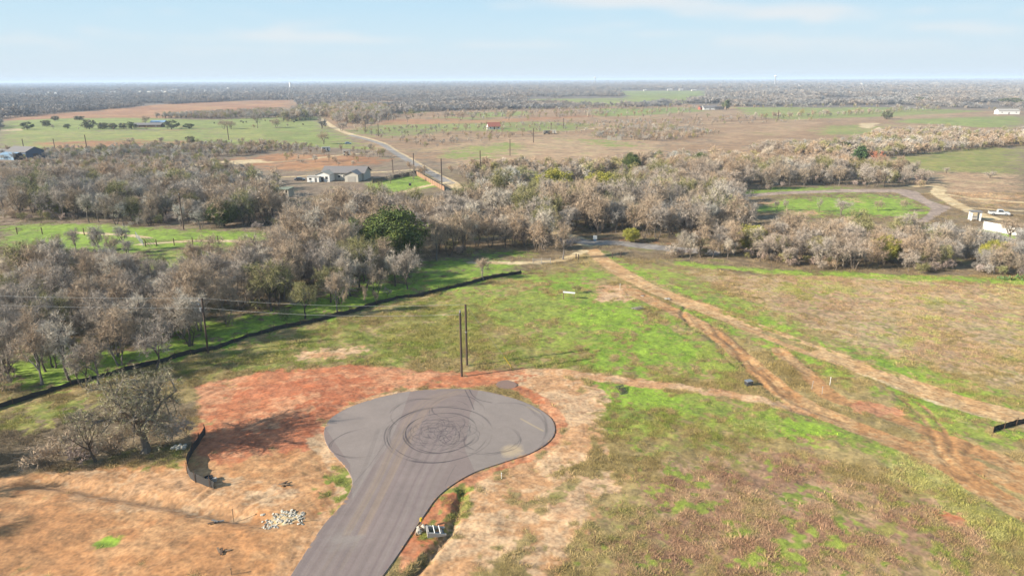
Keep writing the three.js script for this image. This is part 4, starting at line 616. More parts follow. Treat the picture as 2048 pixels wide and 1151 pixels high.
utilityPole('d', 367, 459, 388, 'weathered pole with pale top standing in front of the wood by the green lane', { cap: true, mat: M.oldpole, r: .18 });
utilityPole('e', 546, 441, 367, 'weathered pole with pale crossarm near the small stone shed', { arm: 1.9, mat: M.oldpole, r: .18 });
utilityPole('f', 884, 379, 317, 'tall dark pole at the near end of the orange board fence', { r: .22 });
utilityPole('g', 828, 342, 306, 'dark pole at the far end of the orange board fence', { r: .2 });
const FIELD = 'poles crossing the brown pasture';
utilityPole('h', 961, 357, 301, 'nearest pole of the row crossing the brown pasture', { r: .22, group: FIELD, mat: M.oldpole });
utilityPole('i', 1020, 311, 278, 'second pole of the row crossing the brown pasture', { r: .25, arm: 2, group: FIELD, mat: M.oldpole });
utilityPole('j', 1067, 285, 256, 'third pole of the row crossing the brown pasture', { r: .3, group: FIELD, mat: M.oldpole });
utilityPole('k', 1127, 257, 236, 'farthest pole of the row beyond the brown pasture', { r: .32, group: FIELD, mat: M.oldpole });
utilityPole('l', 1102, 264, 245, 'pole standing beside the junk trailers by the far lane', { r: .3, mat: M.oldpole });
utilityPole('m', 786, 348, 319, 'thin pole in the bare trees behind the pale house', { r: .2, mat: M.oldpole });
const LEFTP = 'poles in the far green field';
utilityPole('n', 47, 297, 277, 'pole just behind the blue barn at the left edge', { r: .25, group: LEFTP, mat: M.oldpole });
utilityPole('o', 109, 297, 277, 'pole to the right of the blue barn, before the rust strip of field', { r: .25, group: LEFTP, mat: M.oldpole });
utilityPole('p', 173, 296, 269, 'tall pole in the far green field right of the blue barn', { r: .28, group: LEFTP, mat: M.oldpole });
utilityPole('q', 457, 280, 252, 'pole in the far green field under the spreading bare oaks', { r: .28, group: LEFTP, mat: M.oldpole });
const ROADP = 'poles along the country road';
utilityPole('r', 757, 272, 247, 'nearer of two poles right of the country road bend', { r: .3, group: ROADP, mat: M.oldpole });
utilityPole('s', 731, 263, 240, 'farther of two poles right of the country road bend', { r: .32, group: ROADP, mat: M.oldpole });
utilityPole('t', 1556, 241, 220, 'distant pole beside the farm lane on the right', { r: .36, mat: M.oldpole });
// overhead wires
function wire(a, b, sag, label) { const m = a.clone().lerp(b, .5); m.y -= sag; tag(part('overhead_wire', new THREE.TubeGeometry(new THREE.QuadraticBezierCurve3(a, m.multiplyScalar(2).sub(a.clone().lerp(b, .5)), b), 24, .018, 4), M.cable, scene), label, 'wire', 'overhead wires at the silt fence pole'); }
{
  const c = TOPS.c, d = c.clone().sub(TOPS.b).setY(0).normalize(), L = c.clone().addScaledVector(d, 75), low = (v) => v.clone().setY(v.y - 1.6);
  wire(c, TOPS.b, .7, 'upper thin wire from the silt fence pole to the rear tall pole'); wire(low(c), low(TOPS.a).setY(TOPS.a.y - .3), .7, 'lower thin wire from the silt fence pole to the front tall pole');
  wire(c, L, .8, 'upper thin wire running left out of view from the silt fence pole'); wire(low(c), low(L), .8, 'lower thin wire running left out of view from the silt fence pole');
  const an = G3(1027, 738), t = thing('guy_wire', 'guy wire with yellow guard anchored right of the two tall poles', 'guy wire', [an.x, an.y, an.z]), v = TOPS.b.clone().sub(an);
  part('cable', bar([0, 0, 0], v.clone().multiplyScalar(.97).toArray(), .012, 5), M.cable, t); v.normalize(); part('guard', bar(v.clone().multiplyScalar(.05).toArray(), v.clone().multiplyScalar(2.5).toArray(), .06, 8), M.yellow, t);
}
// silt fences: black fabric hung between stakes
function siltFence(px, h, label, lean = 0) {
  const ln = worldLine(px, false, .6), o = ln[0], y0 = gh(...o), t = thing('silt_fence', label, 'silt fence', [o[0], y0, o[1]]), pos = [], uv = [], idx = [];
  ln.forEach(([x, z], i) => {
    const g = gh(x, z) - y0, k = (i % 4 ? .86 + .1 * vn(i * .7, 3) - (i % 4 === 2 ? .1 * vn(i * .3, 1) : 0) : 1) * (.85 + .3 * vn(i * .11, 6)), w = (vn(i * .9, 8) - .5) * .3 + (vn(i * .17, 2) - .5) * .5;
    for (const [f, dd] of [[0, 0], [.5, .12], [1, 0]]) { pos.push(x - o[0] + w * (1 - Math.abs(f - .5)) + dd * (vn(i * .6, 5) - .5) + lean * f, g - .06 + h * f * k, z - o[1] + w * .6); uv.push(i * .6, f); }
    if (i) { const a = (i - 1) * 3; for (const q of [0, 1]) idx.push(a + q, a + 3 + q, a + 1 + q, a + 1 + q, a + 3 + q, a + 4 + q); }
  });
  const g = new THREE.BufferGeometry(); g.setAttribute('position', new THREE.Float32BufferAttribute(pos, 3)); g.setAttribute('uv', new THREE.Float32BufferAttribute(uv, 2)); g.setIndex(idx); g.computeVertexNormals(); part('fabric', g, M.fabric, t);
  const pg = bx(.06, h + .4, .06, 0, (h + .35) / 2 - .05, .06);
  ln.forEach(([x, z], i) => { if (i % 4 === 0) { const s = part('stake', pg, M.brown, t); s.position.set(x - o[0] + .02, gh(x, z) - y0, z - o[1] + .03); s.rotation.z = (vn(i, 4) - .5) * .15; } });
}
siltFence([-60, 832, 0, 814, 104, 782, 195, 759, 250, 743, 313, 729, 361, 715, 414, 703, 487, 681, 563, 660, 626, 646, 700, 628, 767, 604, 840, 590, 913, 573, 982, 557, 1041, 547], .82, 'long black silt fence curving along the edge of the left thicket');
siltFence([410, 866, 394, 893, 378, 918, 373, 938, 380, 956, 402, 969, 428, 978], 1.15, 'short curved black silt fence on the bare earth beside the oak', .08);
siltFence([1985, 866, 2010, 857, 2048, 846, 2110, 830], .85, 'short piece of black silt fence at the right edge of the field');
// the oak and its neighbours
{
  const b = P(290, 903), H = hAt(290, 903, 744);
  const oak = treeGeo(901, { H, R: 6.7, cb: 2.3, r: .52, stems: 1, limbs: 12, nb: 10, nt: 7, nw: 9, tw: .04, tl: .5, lets: true, sides: 9, bark: [140, 130, 118], twig: [158, 146, 122], leaf: { n: 8, s: .12, gap: .3, c: [[196, 190, 144], [180, 174, 122], [156, 156, 100]] } });
  plantTree('oak_tree', oak, 'large gnarled oak with thick grey trunk standing on the bare earth', 'tree', [b.x, b.z], 1, 2.1);
  const s = P(191, 920), H2 = hAt(191, 920, 815);
  const small = treeGeo(903, { H: H2, R: 3.1, cb: 1.5, r: .17, stems: 1, lean: -.1, limbs: 8, nb: 7, nt: 6, nw: 9, tw: .035, tl: .5, lets: true, bark: [112, 100, 88], twig: [140, 130, 112], leaf: { n: 2, s: .12, gap: .5, c: [[150, 146, 104], [132, 130, 84]] } });
  plantTree('oak_tree', small, 'smaller thin leaning tree left of the large oak', 'tree', [s.x, s.z], 1, 0);
  const bl = [['tangle of bare brown brush right of the oak trunk', 338, 884, 1.35, 1], ['bare brush behind the curved silt fence under the oak', 370, 872, .9, 0], ['pale bare brush left of the small leaning tree', 128, 908, 1.2, 2], ['low dark brush at the left edge below the small leaning tree', 90, 936, 1.3, 2], ['brush between the oak and the small leaning tree', 236, 908, 1.1, 2], ['low brush beside the foot of the small leaning tree', 160, 922, 1.1, 4]];
  for (const [l, x, y, sc, v] of bl) { const p = P(x, y); plantTree('bush', SHRUB[v], l, 'bush', [p.x, p.z], sc, x); }
}
for (const [l, x, y, dx, dz, v, sc] of [['bare tree at the lower left edge, its shadow lying on the clay', 40, 985, -15, 5, 0, 1.25], ['larger bare tree past the lower left edge shading the earth', 30, 930, -13, 4, 5, 1.2], ['bare tree past the left edge above the clay', 20, 1060, -16, 5, 4, 1.2]]) { const p = P(x, y); plantTree('bare_tree', HI[v], l, 'tree', [p.x + dx, p.z + dz], sc, 1); }
// evergreen and tinted trees in the woods
for (const [l, x, y, ty, rad, v] of [
  ['largest dark green live oak in the wood left of the gate', 792, 524, 420, 62, 0], ['green live oak just left of the largest one', 706, 520, 438, 36, 1], ['green live oak low at the left foot of the largest one', 745, 528, 470, 34, 0], ['yellow green tree crown among grey trees in the middle wood', 1106, 398, 338, 38, 2], ['yellow green tree right of the other yellow one in the middle wood', 1204, 408, 344, 40, 2], ['small green tree at the far edge of the middle wood', 1001, 356, 336, 12, 1], ['yellowish bush crown behind the gravel road', 1262, 484, 456, 18, 2], ['green tinged tree behind the stone shed', 448, 452, 402, 30, 0], ['small green tree at far left among grey brush', 86, 350, 328, 14, 0], ['olive green tree in the belt before the curved drive', 1500, 500, 450, 34, 2], ['olive green tree in the belt right of centre', 1765, 525, 470, 26, 2], ['olive green tree at the right end of the belt', 1986, 530, 480, 22, 2], ['dark green tree top between the silver brush and the middle wood', 1262, 350, 306, 17, 1], ['dark green tree top at the upper edge of the wood above the drive', 1400, 348, 306, 18, 1], ['small olive tree top in the wood left of the stone shed', 130, 430, 385, 22, 2],
]) { const p = P(x, y), H = hAt(x, y, ty), g = LIVE[v], R = rad / FPX * Math.hypot(p.x, p.z, EYE); plantTree('evergreen_tree', g, l, 'tree', [p.x, p.z], R / g.R, x, null, H / g.H, leafMat); }
{ const p = P(1718, 333), H = hAt(1718, 333, 290); plantTree('cedar_tree', CEDAR, 'dark green cedar at the right end of the wood above the drive', 'tree', [p.x, p.z], 6.2 / CEDAR.R * .8, 1, null, H / CEDAR.H, leafMat); const q = P(1748, 334); plantTree('rust_tree', treeGeo(950, { H: 7, R: 4.4, cb: .8, r: .25, stems: 2, limbs: 7, nb: 6, nt: 4, nw: 9, tw: .09, tl: .8, twig: [176, 116, 88], leaf: { n: 4, s: .25, c: [[172, 112, 80], [150, 96, 70]] } }), 'rust brown leaved tree beside the dark cedar', 'tree', [q.x, q.z], 1.2, 0); }
const DOT = 'dark trees dotted in the far green field';
for (const [l, x, y, ty, rad, v] of [
  ['round dark tree at the far left of the far green field', 54, 259, 244, 9, 0], ['slim ragged tree second from left in the far green field', 92, 253, 239, 7, 1], ['ragged tall tree left of the low ranch shed', 178, 258, 238, 10, 1], ['small tree in the far green field between two ragged ones', 134, 257, 248, 6, 0], ['pair-like crown tree left of the round dark one', 205, 258, 244, 9, 1], ['small tree just left of the round dark one', 226, 258, 245, 7, 1], ['round very dark tree beside the ranch shed', 263, 258, 244, 9, 0], ['grey green tree between round dark tree and shed', 246, 257, 245, 7, 1], ['large dark tree right of the ranch shed', 343, 258, 241, 12, 0], ['dark low tree right of the large one by the ranch', 378, 257, 247, 9, 0], ['dark bush alone in the yellow strip of the far field', 381, 287, 271, 8, 1], ['small tree on the back edge of the far green field', 110, 241, 231, 6, 1], ['dark small tree on the back edge near the rust field', 158, 240, 231, 8, 1], ['dark tall tree beside the red and white farmhouse', 1453, 219, 200, 9, 0], ['dark tree on the right horizon wood edge', 1840, 206, 194, 14, 0], ['dark low tree at the right edge of the horizon wood', 2020, 207, 196, 16, 0], ['tree standing alone by the right farm lane', 1774, 238, 220, 9, 1], ['dark tree in the hedge left of the gravel strip at right', 1690, 304, 284, 9, 0],
]) { const p = P(x, y), H = hAt(x, y, ty), g = DARK[v], R = rad / FPX * Math.hypot(p.x, p.z, EYE); plantTree('field_tree', g, l, 'tree', [p.x, p.z], R / g.R, x, DOT, H / g.H, leafMat); }
for (const [l, x, y, ty, rad] of [
  ['wide bare oak alone in the green field left of the country road', 647, 288, 261, 15], ['tall bare tree before the cattle yard in the far field', 515, 256, 220, 11], ['bare tree right of the tall one by the cattle yard', 552, 256, 236, 12], ['spreading bare oak, left of the pair in the far field', 447, 258, 238, 10], ['spreading bare oak, right of the pair in the far field', 462, 258, 240, 12], ['bare tree behind the ranch shed', 291, 250, 231, 9], ['bare tree alone in the yellow strip of the far field', 323, 288, 273, 8], ['low bare bush in the yellow strip of the far field', 260, 288, 275, 11], ['bare bushy tree beside the road bend', 683, 262, 243, 11], ['dark bare tree before the orange dirt at centre', 815, 244, 229, 8], ['bare tree left of the wide one by the orange dirt', 893, 240, 222, 8], ['wide bare tree on the orange dirt at centre', 922, 240, 221, 13], ['bare tree right of the orange dirt by the red barn', 1026, 234, 219, 7], ['bare tree standing on the orange bank', 1010, 232, 216, 7], ['bare tree far off on the orange bank at right', 1062, 232, 218, 6], ['bare thin tree near the red roofed barn', 932, 263, 244, 5], ['pale bare shrub alone in the right field', 1893, 347, 334, 8], ['pale wide bare shrub in the right field', 1980, 357, 341, 12], ['round brown bush in the middle of the green lawn', 1683, 430, 398, 22],
  ['slim sapling at the left side of the green lawn', 1553, 421, 400, 6], ['slim sapling beside the first on the green lawn', 1570, 422, 396, 6], ['sapling in the middle left of the green lawn', 1639, 423, 394, 7], ['sapling right of the round brown bush', 1757, 421, 398, 9], ['sapling at the right end of the green lawn', 1807, 420, 396, 7], ['young bare tree leaning at the end of the gravel road', 1364, 516, 455, 14], ['bare tree in the white wall corner at the right edge', 2016, 480, 436, 26],
  ['slender tree rising just in front of the silt fence bend', 695, 596, 500, 20], ['grey domed tree standing by the silt fence bend', 815, 578, 488, 34], ['tall straight bare tree left of the tall poles', 676, 632, 545, 25], ['pale small sapling behind the silt fence at centre left', 731, 612, 572, 8], ['second pale sapling behind the silt fence at centre', 751, 606, 580, 8], ['third pale sapling behind the silt fence at centre', 775, 594, 573, 10], ['bare tree trunk set in front of the silt fence above the oak', 315, 738, 630, 45], ['short bare tree in front of the silt fence at left', 168, 776, 690, 30], ['pale bare tree in front of the silt fence left of the oak', 196, 772, 680, 34], ['small dark tree standing beside the gate', 1126, 518, 444, 24], ['dark leaning tree right of the silt fence bend', 966, 560, 515, 22],
]) { const p = P(x, y), H = hAt(x, y, ty), k = Math.round(x) % 5, g = (Math.hypot(p.x, p.z) < 200 ? HI : MID)[[0, 1, 4, 6, 2][k]], R = rad / FPX * Math.hypot(p.x, p.z, EYE); plantTree(l.includes('bush') || l.includes('shrub') ? 'bare_bush' : 'bare_tree', g, l, l.includes('bush') || l.includes('shrub') ? 'bush' : 'tree', [p.x, p.z], R / g.R, x, null, H / g.H); }
// small things on the ground
const rk = rngOf(31);
function rockGeo(seed, s) { const r = rngOf(seed), g = new THREE.IcosahedronGeometry(s, 1), p = g.attributes.position, m = new Map(); for (let i = 0; i < p.count; i++) { const k = [p.getX(i), p.getY(i), p.getZ(i)].map((v) => v.toFixed(3)).join(); if (!m.has(k)) m.set(k, .7 + .5 * r()); const f = m.get(k); p.setXYZ(i, p.getX(i) * f * 1.2, p.getY(i) * f * .75, p.getZ(i) * f); } g.computeVertexNormals(); return g; }
const ROCKS = [1, 2, 3, 4, 5].map((i) => rockGeo(i, .32));
{
  const b = G3(562, 1044), t = thing('rock_pile', 'scatter of white riprap stones at the end of the earth ditch', 'stones', [b.x, b.y, b.z]);
  for (let i = 0; i < 130; i++) { const x = 522 + rk() * 84, y = 1028 + rk() * 28 + (x < 560 ? 2 : -6), p = G3(x, y); if (x > 558 && x < 566 && y > 1046) continue; const s = part('stone', ROCKS[i % 5], i % 4 ? M.rock : M.stone, t); s.position.set(p.x - b.x, p.y - b.y + .05, p.z - b.z); s.rotation.set(rk(), rk() * 6, rk()); s.scale.set(.2 + rk() * .34, .12 + rk() * .16, .2 + rk() * .34); }
  const c = G3(848, 1060), u = thing('rock_pile', 'small heap of brown stones by the road edge beside the concrete drain', 'stones', [c.x, c.y, c.z]);
  for (let i = 0; i < 12; i++) { const s = part('stone', ROCKS[i % 5], i % 2 ? M.wood : M.stone, u); s.position.set((rk() - .5) * 1.3, .08 + rk() * .2, (rk() - .5) * 1.1); s.rotation.set(rk(), rk() * 6, rk()); s.scale.setScalar(.5 + rk() * .5); }
  const f = G3(376, 896), v = thing('rock_pile', 'few pale stones dumped at the foot of the curved silt fence', 'stones', [f.x - 1, f.y, f.z]);
  for (let i = 0; i < 6; i++) { const s = part('stone', ROCKS[i % 5], M.rock, v); s.position.set((i % 3 - 1) * .6, .1, (i > 2) * .5 - .2); s.rotation.set(i, i * 2, 0); s.scale.setScalar(.6 + .1 * i); }
}
{ // concrete culvert end with pipe bars
  const b = G3(872, 1064), t = thing('culvert_end', 'pale concrete drain mouth with sloping sides and two bars beside the road', 'drain', [b.x, b.y - .05, b.z], .25);
  for (const s of [-1, 1]) { const g = new THREE.ExtrudeGeometry(new THREE.Shape([new THREE.Vector2(-.9, 0), new THREE.Vector2(.9, 0), new THREE.Vector2(.9, .14), new THREE.Vector2(-.9, .62)]), { depth: .16, bevelEnabled: true, bevelSize: .02, bevelThickness: .02, bevelSegments: 1 }); part('side_wall', g.translate(0, 0, s * .55 - .08), M.concrete, t); }
  part('back_wall', bx(.18, .66, .94, -.82, .33, 0), M.concrete, t); part('floor_slab', bx(1.5, .1, .92, 0, .03, 0), M.grey, t);
  for (const x of [-.2, .35]) part('bar', bar([x, .45 - x * .26, -.62], [x, .45 - x * .26, .62], .045, 8), M.white, t);
  part('pipe', new THREE.CylinderGeometry(.28, .28, .12, 16, 1).rotateZ(Math.PI / 2).translate(-.69, .32, 0), M.black, t);
  const m = G3(842.5, 1054), u = thing('marker_post', 'short marker post with yellow head at the road edge', 'marker post', [m.x, m.y, m.z]); part('post', cy(.035, .035, .8, 0, .4, 0, 8), M.metal, u); part('head', new THREE.CylinderGeometry(.13, .13, .34, 12).translate(0, .9, 0), M.yellow, u);
}
{ // drain inlet inside the curved fence
  const b = G3(418, 962), t = thing('drain_inlet', 'black round drain inlet with pale block inside the curved silt fence', 'drain', [b.x, b.y, b.z]);
  const ring = new THREE.LatheGeometry([[.36, 0], [.46, 0], [.46, .5], [.36, .5], [.36, 0]].map((p) => new THREE.Vector2(...p)), 20); part('pipe', ring, M.black, t); part('block', bx(.5, .4, .32, .62, .2, .1, .3), M.concrete, t); part('grate', cy(.35, .35, .04, 0, .3, 0, 16), M.grey, t);
}
{ // puddle
  const pts = [[992, 770], [1000, 763], [1014, 761], [1028, 765], [1034, 771], [1026, 777], [1010, 778], [998, 776]].flat(), l = worldLine(pts, true, .4), c = l.reduce((a, p) => [a[0] + p[0] / l.length, a[1] + p[1] / l.length], [0, 0]), y = Math.max(...l.map((p) => gh(...p))) - .015, s = new THREE.Shape(l.map(([x, z]) => new THREE.Vector2(x, -z)));
  const low = Math.min(...l.map((p) => gh(...p)), gh(...c)); const g = new THREE.ExtrudeGeometry(s, { depth: y - low + .1, bevelEnabled: false }); g.rotateX(-Math.PI / 2).translate(0, low - .1 + .02, 0); tag(part('puddle', g, mat(colr(158, 122, 98), { roughness: .28 }), scene), 'shallow brown puddle on the clay at the top of the turning circle', null, null, 'structure');
}
{ // slatted panel, equipment box, stakes, boards
  const b = G3(1244, 780), t = thing('slatted_panel', 'dark slatted panel lying propped in the grass right of the turning circle', 'panel', [b.x, b.y, b.z], .3); for (let i = 0; i < 6; i++) part('slat', bx(.07, .04, 2, (i - 2.5) * .2, .28, 0, 0, 0, .26), M.black, t); for (const z of [-.8, .8]) part('rail', bx(1.25, .05, .1, 0, .23 - z * .27, z, 0, 0, .26), M.grey, t); part('prop', bx(.1, .5, .06, 0, .22, -.7), M.black, t);
  const e = G3(1497.5, 769), u = thing('equipment_box', 'small dark equipment box with pale top standing alone in the grass', 'utility box', [e.x, e.y, e.z], .35); part('body', bx(.95, .62, .7, 0, .31, 0), M.cardark, u); part('lid', bx(1.02, .12, .78, 0, .69, 0), M.metal, u); part('panel', bx(.5, .4, .03, -.05, .33, .365), M.grey, u); part('handle', bx(.3, .05, .06, .1, .52, .38), M.metal, u); for (const x of [-.35, .35]) part('foot', bx(.12, .1, .72, x, .03, 0), M.black, u);
  for (const [l, x, y, ty, m, lean] of [['tall white plastic stake in the disturbed grass beside the rutted track', 1660, 770, 754, M.white, .02], ['white stake left of the tall one beside the rutted track', 1624, 776, 762, M.concrete, .1], ['white stake in front of the tall one beside the rutted track', 1645, 786, 773, M.concrete, -.05], ['thin pale survey stake near the white riprap stones', 466, 1036, 1018, M.wood, .02], ['pale survey stake right of the white riprap stones', 609, 1044, 1024, M.concrete, .05], ['survey stake low at the bottom left of the clay', 463, 1151, 1136, M.wood, 0], ['thin white stake on the sandy verge below the turning circle', 1003, 957, 946, M.white, 0], ['thin stick stake in the brown weeds at lower centre', 1188, 1090, 1072, M.brown, .1], ['small stake in the bare patch left of the main track', 1240, 577, 567, M.white, 0]]) {
    const p = G3(x, y), H = hAt(x, y, ty), s = thing('survey_stake', l, 'stake', [p.x, p.y, p.z]); part('shaft', bar([0, -.1, 0], [lean, H - p.y, 0], .035, 6), m, s); part('cap', bx(.1, .1, .1, lean, H - p.y, 0), m, s);
  }
  for (const [l, x, y, n, m, len] of [['loose boards lying in the clay left of the road', 568, 972, 4, M.wood, 1], ['broken pale board on the sandy ground at lower left', 445, 1104, 3, M.wood, .9], ['dark scrap lying by the small ditch at lower left', 430, 1048, 3, M.grey, .8], ['pale heap of cut branches in the green grass left of the tracks', 1276, 620, 7, M.stone, 1.5], ['white boards and dark pipe beside the main track', 1334, 599, 5, M.rock, 1.4], ['small scrap of wood in the bare patch by the main track', 1285, 592, 3, M.stone, .9]]) {
    const p = G3(x, y), s = thing('wood_debris', l, 'debris', [p.x, p.y, p.z], x); for (let i = 0; i < n; i++) part(l.includes('branches') ? 'branch' : 'board', l.includes('branches') ? bar([-len * .6, .1 + i * .03, (i - n / 2) * .25], [len * .6, .15 + rk() * .3, (i - n / 2) * .2 + rk() * .6], .06, 5) : bx(len * (.7 + rk() * .5), .05, .2, (rk() - .5) * .6, .06 + i * .05, (rk() - .5) * .8, rk() * 3), i % 3 === 2 ? M.brown : m, s);
  }
  const q = G3(1127, 599), w = thing('broken_gate_post', 'short grey post with a white board nailed across it in green grass', 'post', [q.x, q.y, q.z]); part('post', bx(.16, 1.5, .16, 0, .7, 0), M.wood, w); part('board', bx(2.4, .14, .6, 1.1, 1.42, 0, -.2, -.04), M.white, w); part('leg', bar([2.1, 0, .1], [2.1, 1.35, 0], .05, 6), M.wood, w);
  const cb = P(1145, 590); plantTree('bush', SHRUB[3], 'low green brush behind the post with white board', 'bush', [cb.x + 1, cb.z - 1.2], .7, 1);
}
{ // gate, posts, sign
  const postG = cy(.12, .13, 1.4, 0, .65, 0, 8), capG = cy(.05, .12, .08, 0, 1.39, 0, 8);
  for (const [l, x, y] of [['left gate post nearer the track', 1157, 519], ['left gate post farther from the track', 1152, 518], ['gate post on the right side of the dirt track', 1225, 516], ['second post right of the dirt track gate', 1242, 514]]) { const p = G3(x, y), t = thing('gate_post', 'dark wooden ' + l, 'post', [p.x, p.y, p.z], 0, 'posts at the field gate'); part('post', postG, M.pole, t); part('cap', capG, M.brown, t); }
  const s = G3(1190, 484), t = thing('road_sign', 'white and blue sign on post at the end of the dirt track', 'sign', [s.x, s.y, s.z]); part('post', bx(.1, 1.2, .1, 0, .6, -.07), M.metal, t); part('panel', bx(1.1, 1.0, .06, 0, 1.35, 0), M.white, t); part('blue_panel', bx(.7, .5, .05, 0, .55, .02), M.bluelight, t);
  const g = G3(1066, 527), gate = thing('pipe_gate', 'pale pipe gate by the lane left of the dirt track', 'gate', [g.x, 0, g.z]), e = G3(1101, 527), L = e.x - g.x; for (const y of [.3, .6, .9, 1.2]) part('rail', bar([0, y, 0], [L, y, e.z - g.z], .045, 6), M.concrete, gate); for (const f of [0, .5, 1]) part('post', bar([L * f, 0, (e.z - g.z) * f], [L * f, 1.4, (e.z - g.z) * f], .08, 6), M.concrete, gate);
  // lane fence
  const pts = [[291, 493], [313, 492], [348, 490], [385, 488], [422, 486], [436, 485], [525, 496]].map(([x, y]) => G3(x, y)), o = pts[0], fence = thing('lane_fence', 'wooden post and rail fence along the pale lane in the green clearing', 'fence', [o.x, 0, o.z]);
  pts.forEach((p, i) => { part('post', cy(.11, .13, 1.9, p.x - o.x, .95, p.z - o.z, 6), M.brown, fence); if (i && i < 6) for (const h of [.5, 1, 1.45]) part('rail', bar([pts[i - 1].x - o.x, h, pts[i - 1].z - o.z], [p.x - o.x, h, p.z - o.z], .04, 5), M.wood, fence); });
  const ga = G3(287, 494), gb = G3(272, 476), cg = thing('cattle_gate', 'grey pipe gate standing open at the left end of the lane fence', 'gate', [ga.x, 0, ga.z]); for (const y of [.35, .7, 1.05, 1.4, 1.75]) part('rail', bar([0, y, 0], [gb.x - ga.x, y, gb.z - ga.z], .05, 6), M.metal, cg); for (const f of [0, .5, 1]) part('upright', bar([(gb.x - ga.x) * f, .1, (gb.z - ga.z) * f], [(gb.x - ga.x) * f, 1.9, (gb.z - ga.z) * f], .07, 6), M.metal, cg);
  const lp = [[84, 468], [168, 470], [34, 468]]; lp.forEach(([x, y], i) => { const p = G3(x, y), q = thing('fence_post', ['fence post in the left clearing, the middle of three', 'fence post in the left clearing, the right one of three', 'fence post in the left clearing, at the left of three'][i], 'post', [p.x, 0, p.z], 0, 'posts in the left clearing'); part('post', cy(.12, .13, 2, 0, 1, 0, 6), M.brown, q); part('cap', cy(.05, .12, .08, 0, 2.04, 0, 6), M.brown, q); });
}
{ // prickly pear at the right edge of the tree belt
  const b = G3(2024, 560), t = thing('cactus_clump', 'green prickly pear cactus clump at the foot of the tree belt, far right', 'cactus', [b.x, b.y, b.z]); const pad = new THREE.SphereGeometry(1, 8, 6);
  for (let i = 0; i < 34; i++) { const m = part('pad', pad, M.pads, t); m.scale.set(.2, .28, .06); m.position.set((rk() - .5) * 6.5, .25 + rk() * .7, (rk() - .5) * 1.6); m.rotation.set((rk() - .5), rk() * 3, (rk() - .5)); }
}
// ------------------------------------------------------------------ buildings
const gable = (w, d, h, over = .4, t = .18) => { const s = new THREE.Shape([new THREE.Vector2(-d / 2 - over, -over * h / (d / 2)), new THREE.Vector2(0, h), new THREE.Vector2(d / 2 + over, -over * h / (d / 2)), new THREE.Vector2(d / 2 + over, -over * h / (d / 2) + t), new THREE.Vector2(0, h + t), new THREE.Vector2(-d / 2 - over, -over * h / (d / 2) + t)]); return new THREE.ExtrudeGeometry(s, { depth: w + over * 2, bevelEnabled: false }).translate(0, 0, -w / 2 - over).rotateY(Math.PI / 2); };
const gabled = (w, d, wall, h) => { const s = new THREE.Shape([new THREE.Vector2(-d / 2, -.3), new THREE.Vector2(d / 2, -.3), new THREE.Vector2(d / 2, wall), new THREE.Vector2(0, wall + h), new THREE.Vector2(-d / 2, wall)]); return new THREE.ExtrudeGeometry(s, { depth: w, bevelEnabled: false }).translate(0, 0, -w / 2).rotateY(Math.PI / 2); };
function house(name, label, cat, px, py, turn, { w, d, wall, h, wm = M.plaster, rm = M.roofgrey, win = 3, door = true }, group) {
  const b = P(px, py), t = thing(name, label, cat, [b.x, 0, b.z], turn, group); part('wall', gabled(w, d, wall, h), wm, t); part('roof', gable(w, d, h).translate(0, wall + .02, 0), rm, t);
  for (let i = 0; i < win; i++) { const x = (i + .5) / win * w - w / 2, o = door && i === Math.floor(win / 2); const f = part(o ? 'door' : 'window', bx(o ? 1.2 : 1.4, o ? 2.2 : 1.2, .1, x, o ? 1.05 : wall * .55, d / 2 + .03), o ? M.brown : M.white, t); if (!o) part('pane', bx(1.1, .95, .06, x, wall * .55, d / 2 + .07), M.glass, f); }
  return t;
}
